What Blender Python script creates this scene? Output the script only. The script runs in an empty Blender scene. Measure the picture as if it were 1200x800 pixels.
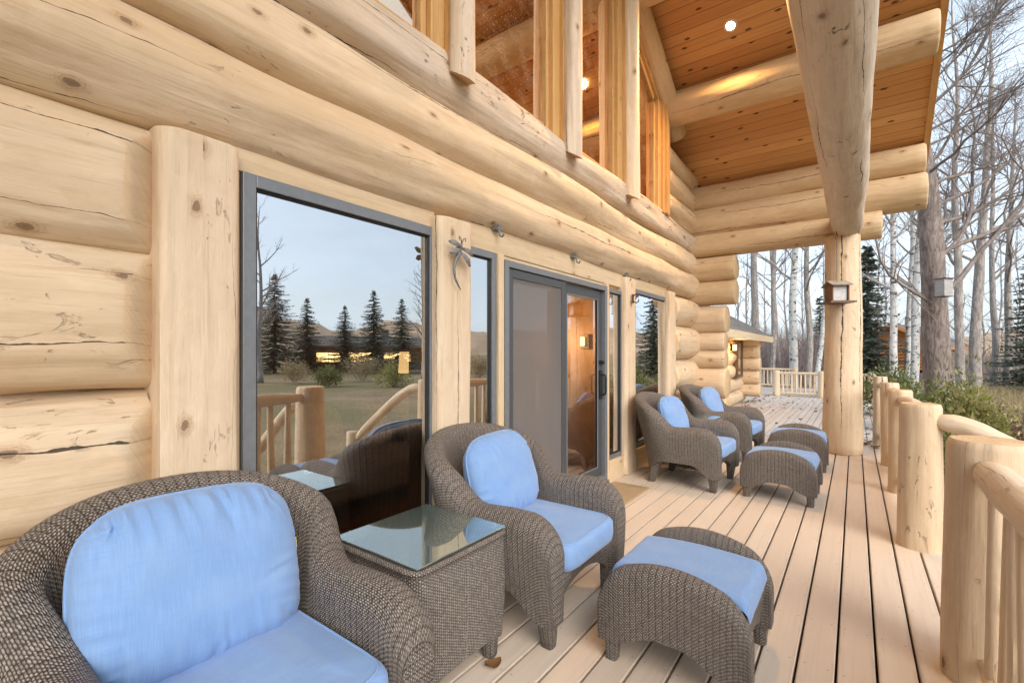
import bpy, math, random
import numpy as np
from mathutils import Vector, Matrix, noise as mnoise

R = math.radians
PI = math.pi
SC = bpy.context.scene
COL = SC.collection
H = 1.35                       # eye height above the deck
F, CXP, HOR = 545.0, 600.0, 413.0
SP, CP = math.sin(R(36.4)), math.cos(R(36.4))

def ray(px):
    """ground direction (x, y) of a pixel column, for one unit of depth/F"""
    a = px - CXP
    return (-SP * F + CP * a, CP * F + SP * a)

def at(px, depth, z=0.0):
    x, y = ray(px)
    t = depth / F
    return Vector((x * t, y * t, z))

def zat(py, depth):
    return H + (HOR - py) * depth / F

GLASS_X = -2.1
def mirrored(px, depth, z=0.0):
    p = at(px, depth, z)
    return Vector((2 * GLASS_X - p.x, p.y, z))

# ------------------------------------------------------------------ materials
class NT:
    def __init__(self, name):
        self.m = bpy.data.materials.new(name)
        self.m.use_nodes = True
        self.t = self.m.node_tree
        self.t.nodes.clear()
        self.out = self.t.nodes.new('ShaderNodeOutputMaterial')
    def n(self, typ, **kw):
        nd = self.t.nodes.new(typ)
        for k, v in kw.items():
            setattr(nd, k, v)
        return nd
    def put(self, sock, v):
        if v is None:
            return
        if hasattr(v, 'is_linked') or hasattr(v, 'links'):
            self.t.links.new(v, sock)
        else:
            if hasattr(sock.default_value, '__len__') and not hasattr(v, '__len__'):
                v = (v, v, v)
            if sock.type == 'RGBA' and len(v) == 3:
                v = (*v, 1)
            sock.default_value = v
    def math(self, op, a, b=None, c=None, clamp=False):
        nd = self.n('ShaderNodeMath', operation=op, use_clamp=clamp)
        self.put(nd.inputs[0], a); self.put(nd.inputs[1], b); self.put(nd.inputs[2], c)
        return nd.outputs[0]
    def vmath(self, op, a, b=None):
        nd = self.n('ShaderNodeVectorMath', operation=op)
        self.put(nd.inputs[0], a); self.put(nd.inputs[1], b)
        return nd.outputs[0]
    def uv(self):
        return self.n('ShaderNodeTexCoord').outputs['UV']
    def obj(self):
        return self.n('ShaderNodeTexCoord').outputs['Object']
    def rnd(self):
        return self.n('ShaderNodeObjectInfo').outputs['Random']
    def isl(self):
        return self.n('ShaderNodeNewGeometry').outputs['Random Per Island']
    def pos(self):
        return self.n('ShaderNodeNewGeometry').outputs['Position']
    def sep(self, v):
        nd = self.n('ShaderNodeSeparateXYZ'); self.put(nd.inputs[0], v)
        return nd.outputs
    def comb(self, x=0., y=0., z=0.):
        nd = self.n('ShaderNodeCombineXYZ')
        self.put(nd.inputs[0], x); self.put(nd.inputs[1], y); self.put(nd.inputs[2], z)
        return nd.outputs[0]
    def noise(self, v, scale=1., detail=3., rough=.5, dist=0.):
        nd = self.n('ShaderNodeTexNoise')
        self.put(nd.inputs['Vector'], v); nd.inputs['Scale'].default_value = scale
        nd.inputs['Detail'].default_value = detail; nd.inputs['Roughness'].default_value = rough
        nd.inputs['Distortion'].default_value = dist
        return nd.outputs['Fac']
    def voro(self, v, scale=1., feature='F1', dims='3D'):
        nd = self.n('ShaderNodeTexVoronoi', feature=feature, voronoi_dimensions=dims)
        self.put(nd.inputs['Vector'], v); nd.inputs['Scale'].default_value = scale
        return nd.outputs
    def step(self, v, lo, hi, a=0., b=1.):
        nd = self.n('ShaderNodeMapRange', interpolation_type='SMOOTHSTEP')
        self.put(nd.inputs[0], v); nd.inputs[1].default_value = lo; nd.inputs[2].default_value = hi
        nd.inputs[3].default_value = a; nd.inputs[4].default_value = b
        return nd.outputs[0]
    def mix(self, f, a, b, blend='MIX'):
        nd = self.n('ShaderNodeMix', data_type='RGBA', blend_type=blend)
        self.put(nd.inputs[0], f); self.put(nd.inputs[6], a); self.put(nd.inputs[7], b)
        return nd.outputs[2]
    def bump(self, h, strength=.5, dist=.01, normal=None):
        nd = self.n('ShaderNodeBump')
        nd.inputs['Strength'].default_value = strength
        nd.inputs['Distance'].default_value = dist
        self.put(nd.inputs['Height'], h); self.put(nd.inputs['Normal'], normal)
        return nd.outputs[0]
    def pbsdf(self, color, rough=.6, normal=None, metal=0., spec=.5, **kw):
        nd = self.n('ShaderNodeBsdfPrincipled')
        self.put(nd.inputs['Base Color'], color); self.put(nd.inputs['Roughness'], rough)
        self.put(nd.inputs['Normal'], normal); self.put(nd.inputs['Metallic'], metal)
        self.put(nd.inputs['Specular IOR Level'], spec)
        for k, v in kw.items():
            self.put(nd.inputs[k.replace('_', ' ')], v)
        return nd.outputs[0]
    def done(self, sh):
        self.t.links.new(sh, self.out.inputs['Surface'])
        return self.m

def wood(name, light, mid, dark, knot=1.0, crack=1.0, bark=.0, rough=.62, crackw=.0045, scarf=None):
    n = NT(name)
    uv = n.uv()
    off = n.math('MULTIPLY', n.rnd(), 53.7)
    s = n.sep(uv)
    u, v = s[0], s[1]
    vo = n.math('ADD', v, off)
    # grain streaks that run along the log
    g1 = n.noise(n.comb(n.math('MULTIPLY', u, 38), n.math('MULTIPLY', vo, 1.6), off), 1, 4, .6, .3)
    g2 = n.noise(n.comb(n.math('MULTIPLY', u, 6), n.math('MULTIPLY', vo, .8), off), 1, 3, .55, .6)
    g3 = n.noise(n.comb(n.math('MULTIPLY', u, 2), n.math('MULTIPLY', vo, 2.0), n.math('ADD', off, 9.)), 1, 2, .5)
    c = n.mix(n.step(g2, .3, .72), light, mid)
    c = n.mix(n.math('MULTIPLY', n.step(g1, .48, .78), .55), c, dark)
    c = n.mix(n.math('MULTIPLY', n.step(g3, .5, .75), .22), c, dark)
    # mottling and shallow drawknife facets
    g4 = n.noise(n.comb(n.math('MULTIPLY', u, 15), n.math('MULTIPLY', vo, 7), n.math('ADD', off, 3.)), 1, 5, .65, .5)
    c = n.mix(n.math('MULTIPLY', n.step(g4, .50, .72), .30), c, dark)
    c = n.mix(n.math('MULTIPLY', n.step(g4, .48, .30), .35), c, tuple(min(1, x * 1.14) for x in light))
    g5 = n.noise(n.comb(n.math('MULTIPLY', u, 1.3), n.math('MULTIPLY', vo, .55), n.math('ADD', off, 31.)), 1, 3, .6, .8)
    c = n.mix(n.math('MULTIPLY', n.step(g5, .50, .70), .38), c, tuple(x * k for x, k in zip(mid, (.92, .84, .70))))
    fine = n.noise(n.comb(n.math('MULTIPLY', u, 160), n.math('MULTIPLY', vo, 5), off), 1, 2, .5)
    c = n.mix(n.math('MULTIPLY', n.step(fine, .56, .72), .30), c, tuple(x * .8 for x in dark))
    fac = n.voro(n.comb(n.math('MULTIPLY', u, 17), n.math('MULTIPLY', vo, 2.6), off), 1., 'SMOOTH_F1', '2D')
    h = n.math('ADD', n.math('MULTIPLY', g1, .45), n.math('ADD', n.math('MULTIPLY', fac['Distance'], .9), n.math('MULTIPLY', g4, .5)))
    # knots
    if knot:
        kv = n.comb(n.math('MULTIPLY', u, 3.2), n.math('MULTIPLY', vo, 2.0), off)
        wob = n.noise(n.comb(n.math('MULTIPLY', u, 44), n.math('MULTIPLY', vo, 26), 0.), 1, 4, .65)
        vo_ = n.voro(kv, 1., 'F1', '2D')
        d = n.math('ADD', vo_['Distance'], n.math('MULTIPLY', n.math('SUBTRACT', wob, .5), .095))
        keep = n.math('GREATER_THAN', n.sep(vo_['Color'])[0], .55)
        halo = n.math('MULTIPLY', n.step(d, .13, .03), keep)
        core = n.math('MULTIPLY', n.step(d, .052, .026), keep)
        c = n.mix(n.math('MULTIPLY', halo, .42 * knot), c, (dark[0] * .8, dark[1] * .66, dark[2] * .5))
        ringk = n.math('ADD', .5, n.math('MULTIPLY', n.math('SINE', n.math('MULTIPLY', d, 230.)), .5))
        c = n.mix(n.math('MULTIPLY', n.math('MULTIPLY', halo, ringk), .38 * knot), c, (.17, .09, .045))
        c = n.mix(n.math('MULTIPLY', core, n.math('ADD', .35, n.math('MULTIPLY', wob, .6 * knot))), c, (.09, .045, .022))
        h = n.math('ADD', h, n.math('MULTIPLY', halo, .5))
    if bark:
        b = n.noise(n.comb(n.math('MULTIPLY', u, 17), n.math('MULTIPLY', vo, 7), off), 1, 5, .65, 1.2)
        b2 = n.noise(n.comb(n.math('MULTIPLY', u, 2), n.math('MULTIPLY', vo, 1.1), off), 1, 2)
        bm = n.math('MULTIPLY', n.step(b, .60, .68), n.step(b2, .50, .62))
        c = n.mix(n.math('MULTIPLY', bm, bark), c, (.13, .085, .055))
        h = n.math('SUBTRACT', h, bm)
    if crack:
        w1 = n.noise(n.comb(0., n.math('MULTIPLY', vo, 1.1), off), 1, 4, .6)
        jag = n.noise(n.comb(0., n.math('MULTIPLY', vo, 13.), off), 1, 3, .7)
        cu = n.math('ADD', n.math('ADD', u, n.math('ADD', n.math('MULTIPLY', w1, .13), n.math('MULTIPLY', jag, .012))), n.math('MULTIPLY', off, 1.37))
        per = .27
        cell = n.math('DIVIDE', cu, per)
        fr = n.math('FRACT', cell)
        idn = n.math('FLOOR', cell)
        dist = n.math('MULTIPLY', n.math('ABSOLUTE', n.math('SUBTRACT', fr, .5)), per)
        wid = n.noise(n.comb(n.math('MULTIPLY', idn, 7.3), n.math('MULTIPLY', vo, .45), off), 1, 2)
        w = n.math('MULTIPLY', n.math('MULTIPLY', n.step(wid, .46, .66), n.step(jag, .3, .7, .35, 1.5)), crackw * crack)
        cm = n.math('LESS_THAN', dist, w)
        c = n.mix(n.math('MULTIPLY', cm, .92), c, (.035, .02, .011))
        h = n.math('SUBTRACT', h, n.math('MULTIPLY', cm, 2.))
    if scarf:
        # the sawn face where the log is cut back to meet the post
        so_ = n.sep(n.obj())
        pl = n.math('ADD', so_[0], n.math('MULTIPLY', so_[1], .85))
        pl = n.math('ADD', pl, n.math('MULTIPLY', n.noise(n.obj(), 30, 2), .004))
        sm = n.math('MULTIPLY', n.step(pl, scarf - .010, scarf - .006), n.math('GREATER_THAN', so_[1], .40))
        sg = n.noise(n.comb(n.math('MULTIPLY', n.math('ADD', so_[1], n.math('MULTIPLY', so_[2], .6)), 120), n.math('MULTIPLY', so_[2], 9), 0.), 1, 3)
        c = n.mix(n.math('MULTIPLY', sm, .75), c, n.mix(n.step(sg, .3, .8), (.62, .46, .29), (.55, .385, .235)))
    nor = n.bump(h, .75, .008)
    return n.done(n.pbsdf(c, rough, nor, spec=.3))

def endgrain(name, c1, c2):
    n = NT(name)
    uv = n.uv()
    d = n.n('ShaderNodeVectorMath', operation='LENGTH'); n.put(d.inputs[0], uv)
    nz = n.noise(uv, 8, 3)
    r = n.math('ADD', n.math('MULTIPLY', d.outputs['Value'], 330), n.math('MULTIPLY', nz, 9))
    w = n.math('MULTIPLY', n.math('ADD', n.math('SINE', r), 1), .5)
    c = n.mix(n.math('MULTIPLY', w, .6), c1, c2)
    c = n.mix(n.step(n.noise(uv, 14, 4), .55, .75), c, c2)
    return n.done(n.pbsdf(c, .75, n.bump(w, .15, .002), spec=.2))

def plain(name, color, rough=.5, metal=0., var=.12, scale=18., bump=.12, spec=.5, bdist=.003, **kw):
    n = NT(name)
    nz = n.noise(n.obj(), scale, 4, .6)
    c = n.mix(n.step(nz, .3, .7), tuple(x * (1 - var) for x in color), tuple(min(1, x * (1 + var)) for x in color))
    rr = n.step(nz, .2, .8, rough * .85, min(1, rough * 1.15))
    return n.done(n.pbsdf(c, rr, n.bump(nz, bump, bdist), metal, spec, **kw))

def wicker(name, hi, lo, pu=.0140, pv=.0070, ribs=.5):
    n = NT(name)
    s = n.sep(n.uv())
    wob = n.noise(n.uv(), 60, 2)
    wob2 = n.noise(n.uv(), 9, 2)
    u = n.math('ADD', s[0], n.math('MULTIPLY', wob, .008))
    v = n.math('ADD', n.math('ADD', s[1], n.math('MULTIPLY', wob, .002)), n.math('MULTIPLY', wob2, .002))
    row = n.math('FLOOR', n.math('DIVIDE', v, pv))
    fv = n.math('ABSOLUTE', n.math('SINE', n.math('MULTIPLY', n.math('DIVIDE', v, pv), PI)))
    ph = n.math('ADD', n.math('MULTIPLY', n.math('DIVIDE', u, pu), 2 * PI), n.math('MULTIPLY', row, PI))
    fu = n.math('ADD', n.math('MULTIPLY', n.math('SINE', ph), .5), .5)
    h = n.math('MULTIPLY', n.math('POWER', fv, .6), n.math('ADD', .25, n.math('MULTIPLY', fu, .75)))
    cellu = n.math('FLOOR', n.math('ADD', n.math('DIVIDE', u, pu), n.math('MULTIPLY', row, .5)))
    wn = n.n('ShaderNodeTexWhiteNoise', noise_dimensions='2D'); n.put(wn.inputs['Vector'], n.comb(cellu, row, 0.))
    big = n.noise(n.uv(), 5, 3)
    mid = n.noise(n.uv(), 34, 3, .7)
    # ribs: the stakes the strands are woven over
    rib = n.math('ABSOLUTE', n.math('SINE', n.math('MULTIPLY', n.math('DIVIDE', s[0], .030), PI)))
    hic = n.mix(wn.outputs['Value'], tuple(x * .68 for x in hi), tuple(x * 1.18 for x in hi))
    hic = n.mix(n.math('MULTIPLY', n.step(big, .4, .7), .35), hic, tuple(x * .72 for x in hi))
    hic = n.mix(n.math('MULTIPLY', n.step(mid, .5, .72), .45), hic, tuple(x * .5 for x in hi))
    c = n.mix(n.step(h, .14, .58), lo, hic)
    c = n.mix(n.math('MULTIPLY', n.step(rib, .42, .05), ribs), c, lo)
    hh = n.math('ADD', h, n.math('MULTIPLY', n.step(rib, 0., .6), ribs * 1.6))
    return n.done(n.pbsdf(c, .55, n.bump(hh, 1.0, .007), spec=.35))

def fabric(name, col):
    n = NT(name)
    s = n.sep(n.uv())
    a = n.math('SINE', n.math('MULTIPLY', s[0], 2 * PI / .0022))
    b = n.math('SINE', n.math('MULTIPLY', s[1], 2 * PI / .0022))
    wv = n.math('MULTIPLY', a, b)
    slub = n.noise(n.comb(n.math('MULTIPLY', s[0], 300), n.math('MULTIPLY', s[1], 12), 0.), 1, 2)
    slub2 = n.noise(n.comb(n.math('MULTIPLY', s[0], 14), n.math('MULTIPLY', s[1], 280), 0.), 1, 2)
    big = n.noise(n.uv(), 7, 3)
    c = n.mix(n.step(slub, .3, .7), tuple(x * .93 for x in col), tuple(min(1, x * 1.05) for x in col))
    c = n.mix(n.math('MULTIPLY', n.step(slub2, .4, .7), .35), c, tuple(x * .86 for x in col))
    c = n.mix(n.math('MULTIPLY', n.step(big, .40, .72), .40), c, (col[0] * 1.25, col[1] * 1.12, col[2] * .98))
    wr = n.noise(n.uv(), 11, 3, .5, .8)
    h = n.math('ADD', n.math('MULTIPLY', wv, .05), n.math('MULTIPLY', wr, 1.))
    return n.done(n.pbsdf(c, .85, n.bump(h, .22, .012), spec=.15, Sheen_Weight=.25))

def glass_mat(name, refl, tint, rough=0., streak=0., gtint=(.96, .98, 1)):
    n = NT(name)
    tr = n.n('ShaderNodeBsdfTransparent'); tr.inputs[0].default_value = (*tint, 1)
    gl = n.n('ShaderNodeBsdfGlossy'); gl.inputs['Color'].default_value = (*gtint, 1)
    gl.inputs['Roughness'].default_value = rough
    lw = n.n('ShaderNodeFresnel'); lw.inputs[0].default_value = 1.5
    f = n.math('ADD', lw.outputs[0], refl, clamp=True)
    mx = n.n('ShaderNodeMixShader')
    n.put(mx.inputs[0], f); n.put(mx.inputs[1], tr.outputs[0]); n.put(mx.inputs[2], gl.outputs[0])
    sh = mx.outputs[0]
    if streak:
        # dried rain spots and dust on the outside of the pane
        d = n.n('ShaderNodeBsdfDiffuse'); d.inputs[0].default_value = (.62, .42, .27, 1)
        s = n.sep(n.uv())
        v1 = n.voro(n.comb(n.math('MULTIPLY', s[0], 48), n.math('MULTIPLY', s[1], 26), 0.), 1., 'F1', '2D')
        k = n.math('GREATER_THAN', n.sep(v1['Color'])[1], .45)
        sp = n.math('MULTIPLY', n.step(v1['Distance'], .24, .10), k)
        dust = n.math('MULTIPLY', n.step(n.noise(n.uv(), 6, 4), .4, .75), .12)
        m2 = n.n('ShaderNodeMixShader')
        n.put(m2.inputs[0], n.math('ADD', n.math('MULTIPLY', sp, streak), dust, clamp=True))
        n.put(m2.inputs[1], sh); n.put(m2.inputs[2], d.outputs[0])
        sh = m2.outputs[0]
    return n.done(sh)

def emit(name, col, strength):
    n = NT(name)
    e = n.n('ShaderNodeEmission'); e.inputs[0].default_value = (*col, 1); e.inputs[1].default_value = strength
    return n.done(e.outputs[0])

def leafy(name, cols, rough=.6, trans=.25):
    n = NT(name)
    rnd = n.isl()
    ramp = n.n('ShaderNodeValToRGB')
    ramp.color_ramp.interpolation = 'LINEAR'
    els = ramp.color_ramp.elements
    while len(els) < len(cols):
        els.new(.5)
    for i, c in enumerate(cols):
        els[i].position = i / (len(cols) - 1)
        els[i].color = (*c, 1)
    n.put(ramp.inputs[0], rnd)
    p = n.pbsdf(ramp.outputs[0], rough, spec=.3)
    t = n.n('ShaderNodeBsdfTranslucent'); n.put(t.inputs[0], ramp.outputs[0])
    mx = n.n('ShaderNodeMixShader'); mx.inputs[0].default_value = trans
    n.put(mx.inputs[1], p); n.put(mx.inputs[2], t.outputs[0])
    return n.done(mx.outputs[0])

def barkmat(name, c1, c2, scale=6., spots=None, stretch=.25):
    n = NT(name)
    o = n.obj(); s = n.sep(o)
    p = n.comb(s[0], s[1], n.math('MULTIPLY', s[2], stretch))
    v = n.noise(p, scale * 2.2, 5, .65, .8)
    b = n.noise(o, scale * .3, 2)
    c = n.mix(n.step(v, .35, .65), c1, c2)
    c = n.mix(n.math('MULTIPLY', n.step(b, .4, .7), .35), c, tuple(x * .65 for x in c2))
    h = v
    if spots:
        q = n.comb(n.math('MULTIPLY', s[0], 1.5), n.math('MULTIPLY', s[1], 1.5), n.math('MULTIPLY', s[2], 3.4))
        w = n.noise(q, 2.6, 4, .7, .4)
        m = n.step(w, .56, .61)
        c = n.mix(m, c, spots)
    return n.done(n.pbsdf(c, .85, n.bump(h, .8, .03), spec=.2))

M = {}
CREAM = (.665, .535, .385); CREAM2 = (.615, .475, .325); TAN = (.48, .335, .20)
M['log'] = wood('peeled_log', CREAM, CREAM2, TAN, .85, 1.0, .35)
M['log_fresh'] = wood('smooth_log', (.68, .555, .41), (.635, .50, .355), (.51, .37, .24), .9, .7, .12)
M['post'] = wood('scarred_post', (.67, .54, .395), (.625, .485, .34), (.48, .34, .21), 1.1, 1.4, .55, crackw=.006)
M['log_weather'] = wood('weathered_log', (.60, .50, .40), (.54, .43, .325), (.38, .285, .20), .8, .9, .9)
M['log_lamplit'] = wood('lamplit_log', (.61, .46, .29), (.56, .41, .245), (.45, .295, .155), .8, .9, .3)  # same wood as the others; the lamp's orange is put into its colour
M['trim'] = wood('pine_trim', (.66, .52, .35), (.62, .475, .31), (.53, .385, .24), .35, 0., 0., .5)
M['trim_amber'] = wood('amber_trim', (.55, .335, .14), (.49, .28, .105), (.38, .20, .068), .3, 0., 0., .45)
M['end'] = endgrain('log_end_grain', (.62, .45, .27), (.50, .33, .18))
M['log_scarf'] = wood('scarfed_log', CREAM, CREAM2, TAN, .9, 1.0, .3, scarf=-2.022 + .50 * .85)
M['end_dark'] = endgrain('log_end_grain_lamplit', (.54, .36, .19), (.42, .26, .12))  # end grain toned to go with the lamplit logs
M['wicker'] = wicker('woven_wicker', (.36, .318, .285), (.055, .045, .038))
M['wicker_table'] = wicker('woven_table_wicker', (.37, .33, .298), (.06, .05, .042), .0115, .0105, .0)
M['fabric'] = fabric('blue_canvas', (.185, .318, .58))
M['piping'] = fabric('blue_piping', (.16, .30, .62))
M['alu'] = plain('grey_aluminium', (.20, .215, .235), .36, .3, .06, 30, .03)
M['alu_dark'] = plain('dark_aluminium', (.085, .092, .10), .4, .3, .08, 30, .03)
M['black'] = plain('black_rubber', (.012, .012, .013), .5, 0, .1)
M['glass'] = glass_mat('window_glass', .58, (.74, .74, .72))
M['glass_door'] = glass_mat('door_glass', .22, (.82, .82, .80))
M['glass_high'] = glass_mat('gable_glass', .80, (.6, .42, .3), .02, .24, (1., .74, .52))  # orange tint paints the warm ceiling's reflection into the glass
def mk_table_glass():
    n = NT('table_glass')
    tr = n.n('ShaderNodeBsdfTransparent'); tr.inputs[0].default_value = (.72, .84, .81, 1)
    df = n.n('ShaderNodeBsdfDiffuse'); df.inputs[0].default_value = (.42, .56, .53, 1)  # teal layer puts the pale sky reflection into the glass colour
    gl = n.n('ShaderNodeBsdfGlossy'); gl.inputs['Color'].default_value = (.93, 1., .98, 1); gl.inputs['Roughness'].default_value = .035
    fr = n.n('ShaderNodeFresnel'); fr.inputs[0].default_value = 1.5
    a = n.n('ShaderNodeMixShader'); n.put(a.inputs[0], .22); n.put(a.inputs[1], tr.outputs[0]); n.put(a.inputs[2], df.outputs[0])
    b = n.n('ShaderNodeMixShader'); n.put(b.inputs[0], n.math('ADD', fr.outputs[0], .30, clamp=True)); n.put(b.inputs[1], a.outputs[0]); n.put(b.inputs[2], gl.outputs[0])
    return n.done(b.outputs[0])
M['table_glass'] = mk_table_glass()
M['steel'] = plain('galvanised_steel', (.20, .205, .205), .6, .3, .2, 40, .1)
M['brownmetal'] = plain('brown_metal', (.12, .075, .05), .5, .3, .2)
M['mat'] = plain('coir', (.42, .31, .19), .95, 0, .25, 160, .8, .1, .01)
M['lampglow'] = emit('lamp_glow', (1.0, .78, .42), 45)
M['winglow'] = emit('lit_window', (1.0, .62, .22), 3.0)
M['shadeglow'] = emit('lamp_shade_glow', (1.0, .60, .25), 1.3)
M['wallglow'] = emit('sconce_glow', (1.0, .62, .22), 6.0)
M['sofa'] = plain('beige_upholstery', (.36, .29, .21), .9, 0, .15, 25, .3)
M['pillow_in'] = plain('tan_pillow', (.50, .38, .24), .9, 0, .2, 25, .3)
M['floor_in'] = plain('oak_floor', (.26, .14, .065), .35, 0, .25, 6, .05)
M['wall_in'] = plain('amber_interior', (.36, .20, .09), .6, 0, .2, 5, .1)
M['stone'] = plain('grey_stone', (.23, .205, .19), .9, 0, .45, 3.2, .9, .2, .06)
M['shingle'] = None
M['cabinwood'] = wood('cabin_logs', (.50, .21, .07), (.42, .16, .05), (.28, .10, .03), .3, .4, 0.)
M['bark_big'] = barkmat('ridged_bark', (.34, .285, .26), (.15, .12, .108), 9, None, .22)
M['bark_grey'] = barkmat('cottonwood_bark', (.42, .385, .365), (.215, .19, .178), 8, None, .2)  # bark and twigs paled: haze over the far trees put into colour
M['bark_birch'] = barkmat('spotted_birch_bark', (.62, .62, .60), (.44, .44, .43), 4, (.05, .045, .04), 1.4)
M['bark_white'] = barkmat('aspen_bark', (.62, .62, .61), (.46, .46, .46), 4, (.06, .055, .05), .6)
M['twig'] = barkmat('twig_bark', (.32, .275, .255), (.20, .165, .15), 10)
M['twig_pale'] = barkmat('pale_twig_bark', (.40, .365, .34), (.26, .235, .22), 10)
M['needle'] = leafy('spruce_needles', [(.09, .115, .09), (.14, .172, .135), (.20, .235, .19)], .6, .45)
M['shrub'] = leafy('shrub_leaves', [(.07, .10, .03), (.13, .165, .05), (.20, .22, .075), (.25, .22, .095)], .5, .3)
M['shrub_yellow'] = leafy('yellow_green_leaves', [(.16, .15, .05), (.25, .27, .07), (.36, .35, .13), (.34, .26, .13)], .5, .35)
M['shrub_red'] = leafy('red_leaves', [(.10, .03, .025), (.17, .055, .045), (.22, .11, .08)], .6, .3)
M['drygrass'] = leafy('dry_grass', [(.30, .22, .12), (.40, .31, .18), (.48, .39, .25), (.26, .24, .10)], .8, .3)
M['leaf'] = leafy('fallen_leaves', [(.24, .12, .045), (.36, .19, .07), (.17, .085, .04), (.42, .28, .12)], .8, .2)
M['brush'] = leafy('bare_brush', [(.15, .12, .115), (.22, .18, .17), (.30, .25, .235)], .9, 0.)

def mk_deck(name, c1, c2, gray):
    n = NT(name)
    s = n.sep(n.uv())
    isl = n.isl()
    o = n.math('MULTIPLY', isl, 71.)
    g = n.noise(n.comb(n.math('MULTIPLY', s[0], 55), n.math('MULTIPLY', s[1], 1.4), o), 1, 4, .6, .4)
    b = n.noise(n.comb(n.math('MULTIPLY', s[0], 5), n.math('MULTIPLY', s[1], 1.6), o), 1, 4, .6)
    c = n.mix(isl, c1, c2)
    c = n.mix(n.math('MULTIPLY', n.step(g, .45, .8), .30), c, tuple(x * .72 for x in c1))
    c = n.mix(n.math('MULTIPLY', n.step(b, .48, .75), .35), c, gray)
    vo_ = n.voro(n.comb(n.math('MULTIPLY', s[0], 6.), n.math('ADD', n.math('MULTIPLY', s[1], 2.6), o), 0.), 1., 'F1', '2D')
    k = n.math('MULTIPLY', n.step(vo_['Distance'], .06, .02), n.math('GREATER_THAN', n.sep(vo_['Color'])[0], .80))
    c = n.mix(n.math('MULTIPLY', k, .55), c, (.25, .14, .09))
    # scuffs: short worn scratches
    sc = n.noise(n.comb(n.math('MULTIPLY', s[0], 24), n.math('MULTIPLY', s[1], 16), o), 1, 5, .7, 1.6)
    scm = n.math('MULTIPLY', n.step(sc, .66, .72), .35)
    c = n.mix(scm, c, tuple(min(1, x * 1.25) for x in c1))
    # screws over the joists, two to a board, and a little grime along the edges
    du = n.math('MINIMUM', n.math('ABSOLUTE', n.math('SUBTRACT', s[0], .022)), n.math('ABSOLUTE', n.math('SUBTRACT', s[0], .108)))
    dv = n.math('ABSOLUTE', n.math('SUBTRACT', n.math('PINGPONG', n.math('ADD', s[1], .07), .205), 0.))
    ds = n.math('SQRT', n.math('ADD', n.math('MULTIPLY', du, du), n.math('MULTIPLY', dv, dv)))
    c = n.mix(n.math('MULTIPLY', n.step(ds, .0048, .0032), .65), c, (.20, .16, .13))
    ed = n.math('MINIMUM', s[0], n.math('SUBTRACT', .1305, s[0]))
    gm = n.noise(n.comb(n.math('MULTIPLY', s[0], 9), n.math('MULTIPLY', s[1], 3), o), 1, 4, .7)
    c = n.mix(n.math('MULTIPLY', n.math('MULTIPLY', n.step(ed, .020, .0), n.step(gm, .35, .7)), .45), c, tuple(x * .55 for x in gray))
    return n.done(n.pbsdf(c, n.step(b, .3, .7, .5, .72), n.bump(g, .25, .004), spec=.3))
M['deck'] = mk_deck('stained_deck_boards', (.61, .50, .40), (.685, .58, .475), (.56, .49, .41))
M['deck_old'] = mk_deck('weathered_deck_boards', (.50, .43, .375), (.58, .51, .455), (.40, .35, .31))

def mk_ceiling():
    n = NT('pine_ceiling')
    s = n.sep(n.uv())
    pb = .135
    q = n.math('DIVIDE', s[1], pb)
    row = n.math('FLOOR', q)
    fr = n.math('FRACT', q)
    ed = n.math('MINIMUM', fr, n.math('SUBTRACT', 1., fr))
    rr = n.math('FRACT', n.math('MULTIPLY', n.math('SINE', n.math('MULTIPLY', row, 12.989)), 437.58))
    u = n.math('ADD', s[0], n.math('MULTIPLY', rr, 17.))
    g = n.noise(n.comb(n.math('MULTIPLY', u, 1.5), n.math('MULTIPLY', s[1], 52), rr), 1, 4, .6, .5)
    c = n.mix(rr, (.54, .275, .10), (.66, .37, .15))
    c = n.mix(n.math('MULTIPLY', n.step(g, .45, .75), .5), c, (.36, .155, .05))
    kv = n.comb(n.math('MULTIPLY', u, 2.0), n.math('MULTIPLY', s[1], 5.2), 0.)
    vo_ = n.voro(kv, 1., 'F1', '2D')
    wob = n.noise(n.comb(n.math('MULTIPLY', u, 40), n.math('MULTIPLY', s[1], 40), 0.), 1, 2)
    d = n.math('ADD', vo_['Distance'], n.math('MULTIPLY', n.math('SUBTRACT', wob, .5), .06))
    k = n.math('MULTIPLY', n.step(d, .085, .05), n.math('GREATER_THAN', n.sep(vo_['Color'])[0], .30))
    c = n.mix(n.math('MULTIPLY', k, .9), c, (.06, .022, .010))
    gr = n.step(ed, .035, .01)
    c = n.mix(n.math('MULTIPLY', gr, .75), c, (.09, .036, .013))
    h = n.math('SUBTRACT', n.math('MULTIPLY', g, .1), gr)
    return n.done(n.pbsdf(c, .5, n.bump(h, .5, .006), spec=.35))
M['ceiling'] = mk_ceiling()

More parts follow.
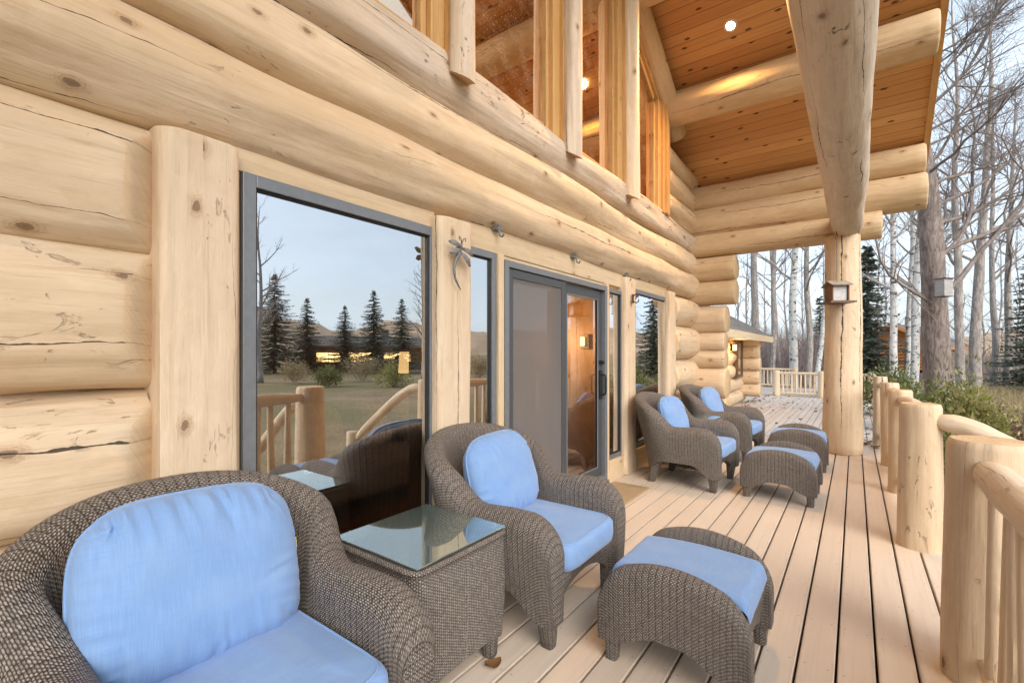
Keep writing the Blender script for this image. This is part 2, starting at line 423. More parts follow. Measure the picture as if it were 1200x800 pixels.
def mk_shingle():
    n = NT('cedar_shingles')
    s = n.sep(n.uv())
    row = n.math('FLOOR', n.math('DIVIDE', s[1], .16))
    u = n.math('ADD', n.math('DIVIDE', s[0], .14), n.math('MULTIPLY', row, .37))
    cid = n.math('FLOOR', u)
    w = n.n('ShaderNodeTexWhiteNoise', noise_dimensions='2D'); n.put(w.inputs['Vector'], n.comb(cid, row, 0.))
    fv = n.math('FRACT', n.math('DIVIDE', s[1], .16))
    fu = n.math('FRACT', u)
    c = n.mix(w.outputs['Value'], (.11, .095, .085), (.22, .195, .175))
    ns = n.noise(n.uv(), 3, 4)
    c = n.mix(n.math('MULTIPLY', n.step(ns, .45, .7), .4), c, (.30, .29, .28))
    e = n.math('MAXIMUM', n.step(fv, .10, .0), n.step(fu, .06, .0))
    h = n.math('SUBTRACT', n.math('SUBTRACT', 1., fv), e)
    return n.done(n.pbsdf(c, .9, n.bump(h, .9, .03), spec=.15))
M['shingle'] = mk_shingle()

def mk_ground():
    n = NT('autumn_ground')
    p = n.pos()
    a = n.noise(p, .09, 4, .6)
    b = n.noise(p, .7, 5, .65)
    f = n.noise(p, 14, 4, .7)
    s = n.sep(p)
    c = n.mix(n.step(b, .35, .65), (.235, .175, .105), (.32, .25, .155))
    c = n.mix(n.math('MULTIPLY', n.step(a, .46, .56), .8), c, (.19, .175, .085))
    c = n.mix(n.math('MULTIPLY', n.step(f, .4, .75), .5), c, (.15, .105, .06))
    return n.done(n.pbsdf(c, .95, n.bump(f, .8, .05), spec=.1))
M['ground'] = mk_ground()
def mk_hill():
    n = NT('dry_hillside')
    p = n.pos()
    a = n.noise(p, .018, 5, .62)
    b = n.noise(p, .11, 4, .7)
    c = n.mix(n.step(a, .4, .65), (.46, .335, .235), (.34, .25, .17))
    c = n.mix(n.math('MULTIPLY', n.step(b, .55, .72), .5), c, (.15, .13, .085))
    return n.done(n.pbsdf(c, .95, spec=.05))
M['hill'] = mk_hill()

def mk_screen():
    n = NT('insect_screen')
    d = n.n('ShaderNodeBsdfDiffuse'); d.inputs[0].default_value = (.20, .185, .178, 1)
    t = n.n('ShaderNodeBsdfTransparent')
    mx = n.n('ShaderNodeMixShader'); mx.inputs[0].default_value = .72
    n.put(mx.inputs[1], t.outputs[0]); n.put(mx.inputs[2], d.outputs[0])
    return n.done(mx.outputs[0])
M['screen'] = mk_screen()

# ------------------------------------------------------------------ mesh builder
class MB:
    def __init__(self):
        self.v, self.f, self.uv, self.mi = [], [], [], []
    def face(self, idx, uvs=None, mi=0):
        self.f.append(tuple(idx)); self.mi.append(mi)
        self.uv.extend(uvs if uvs is not None else [(0, 0)] * len(idx))
    def quadpts(self, pts, uvs=None, mi=0):
        b = len(self.v); self.v.extend([tuple(p) for p in pts])
        self.face(range(b, b + len(pts)), uvs, mi)
    def grid(self, P, UV, close_u=False, mi=0, flip=False):
        """P[i][j] rows of points, UV[i][j]; when close_u the last column joins the first (UV has one more column)"""
        ni, nj = len(P), len(P[0])
        b = len(self.v)
        for row in P:
            self.v.extend([tuple(p) for p in row])
        for i in range(ni - 1):
            for j in range(nj if close_u else nj - 1):
                j2 = (j + 1) % nj
                q = [b + i * nj + j, b + i * nj + j2, b + (i + 1) * nj + j2, b + (i + 1) * nj + j]
                uvq = [UV[i][j], UV[i][j + 1], UV[i + 1][j + 1], UV[i + 1][j]]
                if flip:
                    q.reverse(); uvq.reverse()
                m = mi(i, j) if callable(mi) else mi
                self.face(q, uvq, m)
        return b
    def box(self, x0, x1, y0, y1, z0, z1, mi=0, grain='z'):
        P = [(x0, y0, z0), (x1, y0, z0), (x1, y1, z0), (x0, y1, z0), (x0, y0, z1), (x1, y0, z1), (x1, y1, z1), (x0, y1, z1)]
        b = len(self.v); self.v.extend(P)
        g = 'xyz'.index(grain)
        for q in ((3, 2, 1, 0), (4, 5, 6, 7), (0, 1, 5, 4), (1, 2, 6, 5), (2, 3, 7, 6), (3, 0, 4, 7)):
            pts = [P[k] for k in q]
            nrm = [k for k in range(3) if max(p[k] for p in pts) - min(p[k] for p in pts) < 1e-9]
            ax = [k for k in range(3) if not nrm or k != nrm[0]]
            if len(ax) > 2: ax = ax[:2]
            va = g if g in ax else ax[1]
            ua = ax[0] if ax[1] == va else ax[1]
            self.face([b + k for k in q], [(p[ua] + p[(nrm or [0])[0]] * .7, p[va]) for p in pts], mi)
    def tube(self, pts, rad, seg=8, cap=True, mi=0, capmi=None, shape=None, uscale=None, twist=0.):
        """tube along pts; rad number/list; shape(i, a) multiplies the radius"""
        pts = [Vector(p) for p in pts]
        n = len(pts)
        rads = rad if hasattr(rad, '__len__') else [rad] * n
        T = []
        for i in range(n):
            d = pts[min(i + 1, n - 1)] - pts[max(i - 1, 0)]
            T.append(d.normalized() if d.length > 1e-9 else Vector((0, 0, 1)))
        ref = Vector((0, 0, 1)) if abs(T[0].z) < .9 else Vector((1, 0, 0))
        N = (ref - T[0] * ref.dot(T[0])).normalized()
        P, UV = [], []
        L = 0.
        r0 = uscale or max(rads)
        for i in range(n):
            if i:
                L += (pts[i] - pts[i - 1]).length
                N = (N - T[i] * N.dot(T[i]))
                N = N.normalized() if N.length > 1e-6 else T[i].orthogonal().normalized()
            B = T[i].cross(N)
            row = []
            for j in range(seg):
                a = 2 * PI * j / seg + twist
                r = rads[i] * (shape(i, a) if shape else 1.)
                row.append(pts[i] + (N * math.cos(a) + B * math.sin(a)) * r)
            P.append(row)
            UV.append([(2 * PI * r0 * j / seg, L) for j in range(seg + 1)])
        b = self.grid(P, UV, True, mi)
        if cap:
            cm = mi if capmi is None else capmi
            for i, rev in ((0, True), (n - 1, False)):
                c = b + i * seg
                ctr = len(self.v); self.v.append(tuple(pts[i]))
                for j in range(seg):
                    j2 = (j + 1) % seg
                    a1, a2 = 2 * PI * j / seg, 2 * PI * (j + 1) / seg
                    u1 = (math.cos(a1) * rads[i], math.sin(a1) * rads[i]); u2 = (math.cos(a2) * rads[i], math.sin(a2) * rads[i])
                    if rev: self.face([ctr, c + j2, c + j], [(0, 0), u2, u1], cm)
                    else: self.face([ctr, c + j, c + j2], [(0, 0), u1, u2], cm)
        return P
    def build(self, name, mats, parent=None, smooth=True, sharp=None, loc=None):
        me = bpy.data.meshes.new(name)
        me.from_pydata(self.v, [], self.f)
        if not isinstance(mats, (list, tuple)): mats = [mats]
        for m in mats: me.materials.append(m)
        if len(mats) > 1:
            me.polygons.foreach_set('material_index', self.mi)
        ul = me.uv_layers.new(name='UVMap')
        ul.data.foreach_set('uv', np.array(self.uv, dtype=np.float32).ravel())
        me.polygons.foreach_set('use_smooth', [smooth] * len(me.polygons))
        if smooth and sharp:
            me.set_sharp_from_angle(angle=R(sharp))
        me.update()
        o = bpy.data.objects.new(name, me)
        COL.objects.link(o)
        if parent is not None: o.parent = parent
        if loc is not None: o.location = loc
        return o

def bulk(name, V, Fc, mats, parent=None, smooth=False):
    """fast mesh from arrays: V (n,3), Fc (m,k)"""
    V = np.asarray(V, dtype=np.float32); Fc = np.asarray(Fc, dtype=np.int32)
    me = bpy.data.meshes.new(name)
    k = Fc.shape[1]
    me.vertices.add(len(V)); me.vertices.foreach_set('co', V.ravel())
    me.loops.add(Fc.size); me.loops.foreach_set('vertex_index', Fc.ravel())
    me.polygons.add(len(Fc))
    me.polygons.foreach_set('loop_start', np.arange(0, Fc.size, k, dtype=np.int32))
    me.update(calc_edges=True)
    me.materials.append(mats)
    me.polygons.foreach_set('use_smooth', [smooth] * len(Fc))
    o = bpy.data.objects.new(name, me); COL.objects.link(o)
    if parent is not None: o.parent = parent
    return o

def thing(name, label, cat, loc=(0, 0, 0), rz=0., group=None):
    o = bpy.data.objects.new(name, None); COL.objects.link(o)
    o.empty_display_size = .1
    o.location = loc; o.rotation_euler = (0, 0, rz)
    o['label'] = label; o['category'] = cat
    if group: o['group'] = group
    return o
def tag(o, label, cat, group=None):
    o['label'] = label; o['category'] = cat
    if group: o['group'] = group
    return o
def struct(o):
    o['kind'] = 'structure'; return o
def stuff(o, label=None, cat=None):
    o['kind'] = 'stuff'
    if label: o['label'] = label
    if cat: o['category'] = cat
    return o
def children(o):
    return [c for c in COL.objects if c.parent == o]
def dup(root, loc, rz, label, scale=None):
    r = root.copy(); COL.objects.link(r)
    r.location = loc; r.rotation_euler = (0, 0, rz)
    if scale: r.scale = scale
    r['label'] = label
    for ch in children(root):
        if ch == r: continue
        c = ch.copy(); COL.objects.link(c); c.parent = r
        for g in children(ch):
            if g == c: continue
            d = g.copy(); COL.objects.link(d); d.parent = c
    return r

def sstep(x, a, b):
    t = max(0., min(1., (x - a) / (b - a))); return t * t * (3 - 2 * t)

# ------------------------------------------------------------------ logs
def log_mb(p0, p1, r, r1=None, seg=40, step=.10, seed=0, rough=.012, bow=.012, bevel=.02, flat=None, clampf=None, mb=None, capmi=1):
    """a peeled log: wandering axis, uneven radius, eased ends. flat: list of (axis, sign, value) planes it is hewn to.
       clampf(v) -> (v, hit): any other hewing; hit faces take material 1"""
    mb = mb or MB()
    p0, p1 = Vector(p0), Vector(p1)
    r1 = r1 or r
    L = (p1 - p0).length
    d = (p1 - p0).normalized()
    a = d.orthogonal().normalized() if abs(d.z) > .9 else d.cross(Vector((0, 0, 1))).normalized()
    b = d.cross(a)
    n = max(4, int(L / step))
    ts = [0., bevel * .35 / L, bevel / L] + [i / n for i in range(1, n)] + [1 - bevel / L, 1 - bevel * .35 / L, 1.]
    ts = sorted(ts)
    pts, rads = [], []
    for t in ts:
        s = t * L
        e = min(s, L - s)
        k = 1. if e >= bevel else 1 - .10 * (1 - e / bevel) ** 2 * min(1, .05 / r * 4)
        w1 = mnoise.noise((s * .35, seed * 3.1, 0)) * bow
        w2 = mnoise.noise((s * .35, seed * 3.1, 40)) * bow
        pts.append(p0 + d * s + a * w1 + b * w2)
        rads.append((r + (r1 - r) * t) * k)
    tt = ts
    def shape(i, ang):
        s = tt[i] * L
        c, sn = math.cos(ang), math.sin(ang)
        v = mnoise.noise((c * 1.3 + seed * 7, sn * 1.3, s * .55)) * rough * 1.6
        v += mnoise.noise((c * 3.2 + seed * 7, sn * 3.2, s * 2.1)) * rough * .55
        return 1 + v / r
    base = len(mb.v)
    mb.tube(pts, rads, seg, True, 0, capmi, shape)
    hit = set()
    for i in range(base, len(mb.v)):
        v = list(mb.v[i])
        if flat:
            for ax, sg, val in flat:
                if v[ax] * sg > val * sg:
                    v[ax] = val + (v[ax] - val) * .06
        if clampf:
            v, h = clampf(v)
            if h: hit.add(i)
        mb.v[i] = tuple(v)
    if hit:
        for k, f in enumerate(mb.f):
            if all(i in hit for i in f): mb.mi[k] = 1
    return mb

def log(name, parent, p0, p1, r, r1=None, mat='log', end='end', **kw):
    return log_mb(p0, p1, r, r1, **kw).build(name, [M[mat], M[end]], parent, True, 50)

# ================================================================== WORLD + CAMERA
cam_d = bpy.data.cameras.new('camera'); cam = bpy.data.objects.new('camera', cam_d); COL.objects.link(cam)
cam.location = (0, 0, H); cam.rotation_euler = (R(90), 0, R(36.4))
cam_d.sensor_width = 36; cam_d.lens = 36 * F / 1200
cam_d.shift_y = 13 / 1200
cam_d.clip_start = .05; cam_d.clip_end = 5000
SC.camera = cam

SUN_EL, SUN_AZ = R(32), R(126)      # azimuth clockwise from +Y
w = bpy.data.worlds.new('World'); SC.world = w; w.use_nodes = True
nt = w.node_tree; nt.nodes.clear()
wo = nt.nodes.new('ShaderNodeOutputWorld'); bg = nt.nodes.new('ShaderNodeBackground')
sky = nt.nodes.new('ShaderNodeTexSky'); sky.sky_type = 'NISHITA'; sky.sun_disc = False
sky.sun_elevation = SUN_EL; sky.sun_rotation = SUN_AZ; sky.air_density = 1.; sky.dust_density = 2.5; sky.ozone_density = 1.
hs = nt.nodes.new('ShaderNodeHueSaturation'); hs.inputs['Saturation'].default_value = .62
# thin high cloud: a soft, pale veil over the sky
tc = nt.nodes.new('ShaderNodeTexCoord'); mp = nt.nodes.new('ShaderNodeMapping'); mp.inputs['Scale'].default_value = (1, 1, 3)
nz = nt.nodes.new('ShaderNodeTexNoise'); nz.inputs['Scale'].default_value = 2.2; nz.inputs['Detail'].default_value = 5
mr = nt.nodes.new('ShaderNodeMapRange'); mr.inputs[1].default_value = .4; mr.inputs[2].default_value = .7; mr.inputs[3].default_value = .35; mr.inputs[4].default_value = .8
mx = nt.nodes.new('ShaderNodeMix'); mx.data_type = 'RGBA'
mx.inputs[7].default_value = (5.2, 6.15, 7.1, 1)
nt.links.new(tc.outputs['Generated'], mp.inputs[0]); nt.links.new(mp.outputs[0], nz.inputs['Vector'])
nt.links.new(nz.outputs['Fac'], mr.inputs[0]); nt.links.new(mr.outputs[0], mx.inputs[0])
nt.links.new(sky.outputs[0], hs.inputs['Color']); nt.links.new(hs.outputs[0], mx.inputs[6])
nt.links.new(mx.outputs[2], bg.inputs[0]); bg.inputs[1].default_value = .12
nt.links.new(bg.outputs[0], wo.inputs[0])

sd = bpy.data.lights.new('sun', 'SUN'); so = bpy.data.objects.new('sun', sd); COL.objects.link(so)
sd.energy = 1.45; sd.angle = R(44); sd.color = (1., .905, .79)
sdir = Vector((math.sin(SUN_AZ) * math.cos(SUN_EL), math.cos(SUN_AZ) * math.cos(SUN_EL), math.sin(SUN_EL)))
so.rotation_euler = sdir.to_track_quat('Z', 'Y').to_euler()

SC.view_settings.view_transform = 'Standard'; SC.view_settings.look = 'None'
SC.view_settings.exposure = 1.04; SC.view_settings.gamma = 1
SC.render.engine = 'CYCLES'
SC.cycles.max_bounces = 10; SC.cycles.diffuse_bounces = 5; SC.cycles.glossy_bounces = 5
SC.cycles.transparent_max_bounces = 24; SC.cycles.use_denoising = True
SC.cycles.sample_clamp_indirect = 6.
SC.cycles.caustics_reflective = False; SC.cycles.caustics_refractive = False

# ================================================================== HOUSE
house = thing('log_house', 'cream peeled log house with covered porch, big grey framed windows and timber gable', 'house', (0, 0, 0))
WX = -2.2                                   # axis of the log wall
DS = .6                                     # roof slope (dz per dy)
EAVE_Y, EAVE_Z = 7.85, 4.03
RIDGE_Y = 2.1
def ceil_z(y):
    return EAVE_Z + DS * (EAVE_Y - (y if y >= RIDGE_Y else 2 * RIDGE_Y - y))

# main wall: three long logs over the windows
for z, r, sd_, mt in ((2.405, .215, 1, 'log'), (2.745, .20, 2, 'log'), (3.085, .195, 3, 'log_weather')):
    log('wall_log', house, (WX + .01 * (z < 2.5), -4.2, z), (WX + .01 * (z < 2.5), 8.45, z), r, r * .96, mt, seed=sd_, rough=.024, bow=.035, step=.12)
# lower courses left of the window, scarfed where they meet the post
def scarf(y_start):
    def fn(v):
        x, y, z = v
        xf = -2.045 + mnoise.noise((y * 1.1, z * 5., 3.)) * .015
        if x > xf: x = xf + (x - xf) * .38
        lim = -2.022 - max(0., (y - y_start)) * .85
        if x > lim:
            x = lim + (x - lim) * .02
        return [x, y, z], False
    return fn
for k, (zc, r) in enumerate(((1.965, .25), (1.47, .268), (.975, .25), (.5, .25), (.02, .25))):
    log('wall_log', house, (-2.26, -4.2, zc), (-2.26, .63, zc), r * .97, r, 'log_scarf', 'end', seed=20 + k, rough=.026, bow=.035, seg=72, step=.03,
        clampf=scarf(.50))
# lower courses right of the last window
for k, (zc, r) in enumerate(((1.965, .235), (1.49, .25), (1.03, .235), (.575, .245), (.10, .25))):
    log('wall_log', house, (-2.22, 6.62, zc), (-2.22, 8.4, zc), r, r, 'log', seed=30 + k, rough=.016, bow=.02)
# short logs above, right of the gable windows
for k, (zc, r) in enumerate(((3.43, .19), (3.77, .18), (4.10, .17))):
    log('wall_log', house, (WX, 6.36, zc), (WX, 8.4, zc), r, r, 'log_lamplit', 'end_dark', seed=40 + k, rough=.016)
# returning wall at the corner: log tails below, long plate logs above
for k, (zc, r, xe, mt) in enumerate(((2.66, .20, -1.47, 'log_lamplit'), (2.29, .20, -1.47, 'log_lamplit'), (1.88, .215, -1.60, 'log'), (1.52, .17, -1.62, 'log'),
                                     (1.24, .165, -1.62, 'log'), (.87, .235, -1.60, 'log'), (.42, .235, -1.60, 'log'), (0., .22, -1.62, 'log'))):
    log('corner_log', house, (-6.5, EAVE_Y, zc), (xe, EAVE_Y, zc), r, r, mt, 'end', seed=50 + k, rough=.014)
log('plate_log', house, (-6.5, EAVE_Y, 3.055), (.29, EAVE_Y, 3.055), .185, .19, 'log_lamplit', 'end_dark', seed=61)
log('plate_log', house, (-6.5, EAVE_Y, 3.41), (.73, EAVE_Y, 3.41), .225, .235, 'log_lamplit', 'end_dark', seed=62)
log('plate_log', house, (-6.5, EAVE_Y, 3.81), (.72, EAVE_Y, 3.81), .195, .19, 'log_lamplit', 'end_dark', seed=63)
# purlins under the roof, both slopes
for k, y in enumerate((6.4, 5.05, 3.7, 2.1, -.9, -3.2)):
    nz_ = math.cos(math.atan(DS))
    r = .21 if k < 5 else .2
    zc = ceil_z(y) - r / nz_ - (.02 if y != 2.1 else .06)
    log('purlin', house, (-6.5, y, zc), (.685, y, zc), r, r, 'log_lamplit', 'end_dark', seed=70 + k)
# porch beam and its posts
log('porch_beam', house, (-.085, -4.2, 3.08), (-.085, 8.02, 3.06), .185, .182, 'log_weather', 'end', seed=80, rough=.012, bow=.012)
log('porch_post', house, (-.145, 7.72, 0), (-.135, 7.72, 2.92), .232, .195, 'post', 'end', seed=81, rough=.012, bow=.02)
log('porch_post', house, (-.10, -2.6, 0), (-.085, -2.6, 2.92), .22, .195, 'log_fresh', 'end', seed=82)
# lower posts of the window wall, hewn flat in front
for k, (y, r) in enumerate(((.735, .145), (2.14, .155), (5.0, .15), (6.47, .15))):
    log('wall_post', house, (-2.16, y, 0), (-2.16, y, 2.185), r * 1.3, r * 1.28, 'log_fresh', seed=90 + k, rough=.014, bow=.008, seg=64, bevel=.012,
        flat=[(0, 1, -2.02 + .012 * (k == 1)), (1, 1, y + r * .94), (1, -1, y - r * .94)])
# gable posts, half logs standing in front of the sill log
for k, y in enumerate((-.65, .78, 2.175, 3.585, 4.93)):
    def cut(v):
        x, yy, z = v
        zl = 3.08 - max(0., (x + 2.0)) * .5
        return [x, yy, max(z, zl)], False
    top = ceil_z(y) - .25
    log('gable_post', house, (-1.995, y, 2.98), (-1.995, y, top), .088, .085, 'log_weather' if k in (2, 3) else 'log_fresh', 'end_dark', seed=100 + k, rough=.010,
        clampf=cut)
# raking logs under the ceiling along the gable wall
for sgn, seed in ((1, 110), (-1, 111)):
    ya, yb = (RIDGE_Y, 6.75) if sgn > 0 else (RIDGE_Y, -2.6)
    log('rafter', house, (-2.06, ya, ceil_z(ya) - .24), (-2.06, yb, ceil_z(yb) - .24), .15, .15, 'log_lamplit', 'end_dark', seed=seed)

# --- glazing
def frame_rect(parent, name, y0, y1, z0, z1, x, wd, dp, mat):
    """rectangular frame in the plane x, mitred boxes butted end to end"""
    mb = MB()
    mb.box(x - dp, x, y0, y0 + wd, z0, z1, grain='z'); mb.box(x - dp, x, y1 - wd, y1, z0, z1, grain='z')
    mb.box(x - dp, x, y0 + wd, y1 - wd, z0, z0 + wd, grain='y'); mb.box(x - dp, x, y0 + wd, y1 - wd, z1 - wd, z1, grain='y')
    o = mb.build(name, mat, parent, False)
    bv = o.modifiers.new('ease', 'BEVEL'); bv.width = .004; bv.segments = 2; bv.limit_method = 'ANGLE'
    return o
def pane(parent, name, y0, y1, z0, z1, x, mat, th=.006):
    mb = MB()
    mb.quadpts([(x, y0, z0), (x, y1, z0), (x, y1, z1), (x, y0, z1)], [(y0, z0), (y1, z0), (y1, z1), (y0, z1)])
    return mb.build(name, mat, parent, False)
def window(y0, y1, z0, z1, wd=.055):
    f = frame_rect(house, 'window', y0, y1, z0, z1, -2.075, wd, .09, M['alu'])
    frame_rect(f, 'gasket', y0 + wd, y1 - wd, z0 + wd, z1 - wd, -2.088, .010, .03, M['black'])
    pane(f, 'pane', y0 + wd, y1 - wd, z0 + wd, z1 - wd, GLASS_X - .002, M['glass'])
    return f
window(.905, 2.035, .12, 2.115)
window(2.26, 2.63, .22, 2.065, .05)
window(4.50, 4.90, .22, 2.03, .045)
window(5.22, 6.40, .22, 2.10, .05)

def trimbox(boxes, name='trim', mat='trim', parent=house):
    mb = MB()
    for b in boxes: mb.box(*b)
    o = mb.build(name, M[mat], parent, False)
    bv = o.modifiers.new('ease', 'BEVEL'); bv.width = .004; bv.segments = 2; bv.limit_method = 'ANGLE'
    return o
# header boards, jamb boards, sill panels
trimbox([(-2.2, -2.092, .86, 2.03, 2.118, 2.25, 0, 'y')], 'window_header')
trimbox([(-2.16, -2.098, .868, .902, 0, 2.116, 0, 'z')], 'jamb_board')
trimbox([(-2.16, -2.058, 2.037, 2.10, 0, 2.116, 0, 'z')], 'jamb_board')
trimbox([(-2.2, -2.090, 2.28, 4.92, 2.068, 2.25, 0, 'y')], 'window_header')
trimbox([(-2.16, -2.058, 2.632, 2.697, 0, 2.066, 0, 'z')], 'jamb_board')
trimbox([(-2.16, -2.058, 4.442, 4.498, 0, 2.066, 0, 'z')], 'jamb_board')
trimbox([(-2.17, -2.098, 2.702, 4.438, 2.032, 2.0665, 0, 'y')], 'door_header_filler')  # filler strip, added to stop a light leak over the door
trimbox([(-2.2, -2.088, 5.18, 6.42, 2.103, 2.25, 0, 'y')], 'window_header')
trimbox([(-2.16, -2.058, 5.16, 5.217, 0, 2.10, 0, 'z')], 'jamb_board')
trimbox([(-2.16, -2.054, 6.402, 6.44, 0, 2.10, 0, 'z')], 'jamb_board')
trimbox([(-2.16, -2.050, .904, 2.035, 0, .118, 0, 'y')], 'sill_board')
trimbox([(-2.16, -2.050, 2.26, 2.63, 0, .218, 0, 'y')], 'sill_board')
trimbox([(-2.16, -2.050, 4.50, 4.90, 0, .218, 0, 'y')], 'sill_board')
trimbox([(-2.16, -2.050, 5.22, 6.40, 0, .218, 0, 'y')], 'sill_board')
# sliding door: fixed frame, screen leaf, glass leaf
door = frame_rect(house, 'sliding_door', 2.70, 4.44, .05, 2.03, -2.05, .05, .12, M['alu'])
scr = frame_rect(door, 'screen_leaf', 2.75, 3.60, .10, 1.975, -2.062, .065, .02, M['alu_dark'])
pane(scr, 'screen_mesh', 2.815, 3.535, .165, 1.91, -2.070, M['screen'])
gl1 = frame_rect(door, 'fixed_leaf', 2.75, 3.60, .10, 1.975, -2.125, .08, .03, M['alu'])
pane(gl1, 'pane', 2.83, 3.52, .18, 1.895, -2.14, M['glass'])
gl2 = frame_rect(door, 'glass_leaf', 3.58, 4.388, .10, 1.975, -2.09, .085, .03, M['alu_dark'])
pane(gl2, 'pane', 3.665, 4.303, .185, 1.89, -2.105, M['glass_door'])
frame_rect(gl2, 'glazing_bead', 3.665, 4.303, .185, 1.89, -2.087, .014, .012, M['alu'])
mb = MB()
mb.tube([(-2.085, 4.345, .92), (-2.03, 4.345, .93), (-2.025, 4.345, .97), (-2.025, 4.345, 1.08), (-2.03, 4.345, 1.12), (-2.085, 4.345, 1.13)], .010, 8)
mb.box(-2.09, -2.075, 4.32, 4.37, .88, 1.17)
mb.build('handle', M['black'], gl2, True, 40)
mb = MB(); mb.box(-2.09, -2.06, 4.325, 4.365, 1.23, 1.27); mb.tube([(-2.06, 4.345, 1.25), (-2.045, 4.345, 1.25)], .014, 10)
mb.build('lock', M['black'], gl2, True, 40)
mb = MB(); mb.box(-2.17, -2.03, 2.70, 4.44, 0.0, .048, 0, 'y')
mb.build('threshold', M['alu'], door, False)

# gable glazing: panes and stepped amber frames between the posts
gp = [-.65, .78, 2.175, 3.585, 4.93, 6.12]
def raked(y0, y1, z0, off, x, name, parent, mat, wd=None):
    """pane whose head follows the roof slope"""
    mb = MB()
    ys = [y0, y1] if not (y0 < RIDGE_Y < y1) else [y0, RIDGE_Y, y1]
    pts = [(x, y0, z0), (x, y1, z0)] + [(x, y, ceil_z(y) - off) for y in reversed(ys)]
    mb.quadpts(pts, [(p[1], p[2]) for p in pts])
    return mb.build(name, mat, parent, False)
for i in range(5):
    ya, yb = gp[i] + .09, gp[i + 1] - (.09 if i < 4 else .0)
    mb = MB()
    # jambs: three stepped strips each side, sill, raking head
    for (a, b, xf) in ((ya, ya + .115, -2.06), (ya + .115, ya + .16, -2.10),
                       (yb - .115, yb, -2.06), (yb - .16, yb - .115, -2.10)):
        mb.box(xf - .12, xf, a, b, 3.16, ceil_z((a + b) / 2) - .45, 0, 'z')
    mb.box(-2.2, -2.115, ya + .165, yb - .165, 3.20, 3.29, 0, 'y')
    f = mb.build('gable_window', M['trim_amber'], house, False)
    bv = f.modifiers.new('ease', 'BEVEL'); bv.width = .006; bv.segments = 2; bv.limit_method = 'ANGLE'
    m2 = MB()
    for (d0, d1, xf) in ((.36, .47, -2.07), (.47, .55, -2.10)):
        zA, zB = ceil_z(ya), ceil_z(yb)
        P = [(ya, zA - d1), (yb, zB - d1), (yb, zB - d0), (ya, zA - d0)]
        b0 = len(m2.v)
        m2.v.extend([(xf, p[0], p[1]) for p in P] + [(xf - .12, p[0], p[1]) for p in P])
        for q in ((0, 1, 2, 3), (7, 6, 5, 4), (0, 4, 5, 1), (1, 5, 6, 2), (2, 6, 7, 3), (3, 7, 4, 0)):
            m2.face([b0 + k for k in q], [(m2.v[b0 + k][2] * .8, m2.v[b0 + k][1]) for k in q])
    m2.build('head_rail', M['trim_amber'], f, False)
    raked(ya + .16, yb - .16, 3.28, .5, -2.14, 'pane', f, M['glass_high'])
for k in range(5):
    mb = MB(); mb.box(-2.2, -2.03, gp[k] - .088, gp[k] + .088, 3.15, ceil_z(gp[k]) - .33, 0, 'z'); mb.build('gable_mullion', M['trim_amber'], house, False)
# end post of the gable glazing
mb = MB()
for (a, b, xf) in ((6.10, 6.17, -2.03), (6.17, 6.26, -2.0), (6.26, 6.36, -2.02)):
    mb.box(xf - .2, xf, a, b, 3.20, ceil_z(b) - .35, 0, 'z')
o = mb.build('gable_end_trim', M['trim_amber'], house, False)

# ceiling boards and roof above, both slopes
for sgn in (1, -1):
    ya, yb = RIDGE_Y, (8.35 if sgn > 0 else -4.15)
    X0, X1 = -7.0, .70
    mb = MB()
    L = abs(yb - ya) * math.hypot(1, DS)
    za, zb = ceil_z(ya), ceil_z(yb)
    mb.quadpts([(X0, ya, za), (X1, ya, za), (X1, yb, zb), (X0, yb, zb)], [(X0, 0), (X1, 0), (X1, L), (X0, L)])
    mb.build('soffit', M['ceiling'], house, False)
    mb = MB()
    mb.quadpts([(X0, ya, za + .26), (X1 + .09, ya, za + .26), (X1 + .09, yb, zb + .26), (X0, yb, zb + .26)], [(X0, 0), (X1, 0), (X1, L), (X0, L)])
    mb.build('roof', M['shingle'], house, False)
    mb = MB()
    for (x0, x1, lo, hi) in ((X1, X1 + .04, -.05, .20), (X1 + .042, X1 + .075, .06, .255)):
        P = [(x0, ya, za + lo), (x1, ya, za + lo), (x1, yb, zb + lo), (x0, yb, zb + lo), (x0, ya, za + hi), (x1, ya, za + hi), (x1, yb, zb + hi), (x0, yb, zb + hi)]
        b0 = len(mb.v); mb.v.extend(P)
        for q in ((3, 2, 1, 0), (4, 5, 6, 7), (0, 1, 5, 4), (1, 2, 6, 5), (2, 3, 7, 6), (3, 0, 4, 7)):
            mb.face([b0 + k for k in q], [(P[k][0] + P[k][2] * .8, P[k][1]) for k in q])
    mb.build('fascia', M['trim_amber'], house, False)
    mb = MB(); mb.box(X0, X1 + .04, min(yb, yb + .04 * sgn), max(yb, yb + .04 * sgn), zb - .05, zb + .25, 0, 'x')
    mb.build('eave_board', M['trim_amber'], house, False)
# lit can light in the ceiling
ly, lx = 5.92, -1.175
lz = ceil_z(ly)
mb = MB()
nrm = Vector((0, -DS, -1)).normalized()          # downwards off the ceiling
c0 = Vector((lx, ly, lz))
tA = Vector((1, 0, 0)); tB = nrm.cross(tA)
P, UV = [], []
for rr_, h_ in ((.048, .012), (.068, .012), (.076, .006), (.078, .0)):
    P.append([c0 + nrm * h_ + (tA * math.cos(a) + tB * math.sin(a)) * rr_ for a in [2 * PI * k / 28 for k in range(28)]])
    UV.append([(0, 0)] * 29)
mb.grid(P, UV, True)
dl = mb.build('downlight', plain('white_trim_ring', (.75, .68, .55), .5), house, True)
mb = MB()
pts = [c0 + nrm * .010 + (tA * math.cos(a) + tB * math.sin(a)) * .047 for a in [2 * PI * k / 28 for k in range(28)]]
mb.quadpts(pts); mb.build('bulb', M['lampglow'], dl, False)
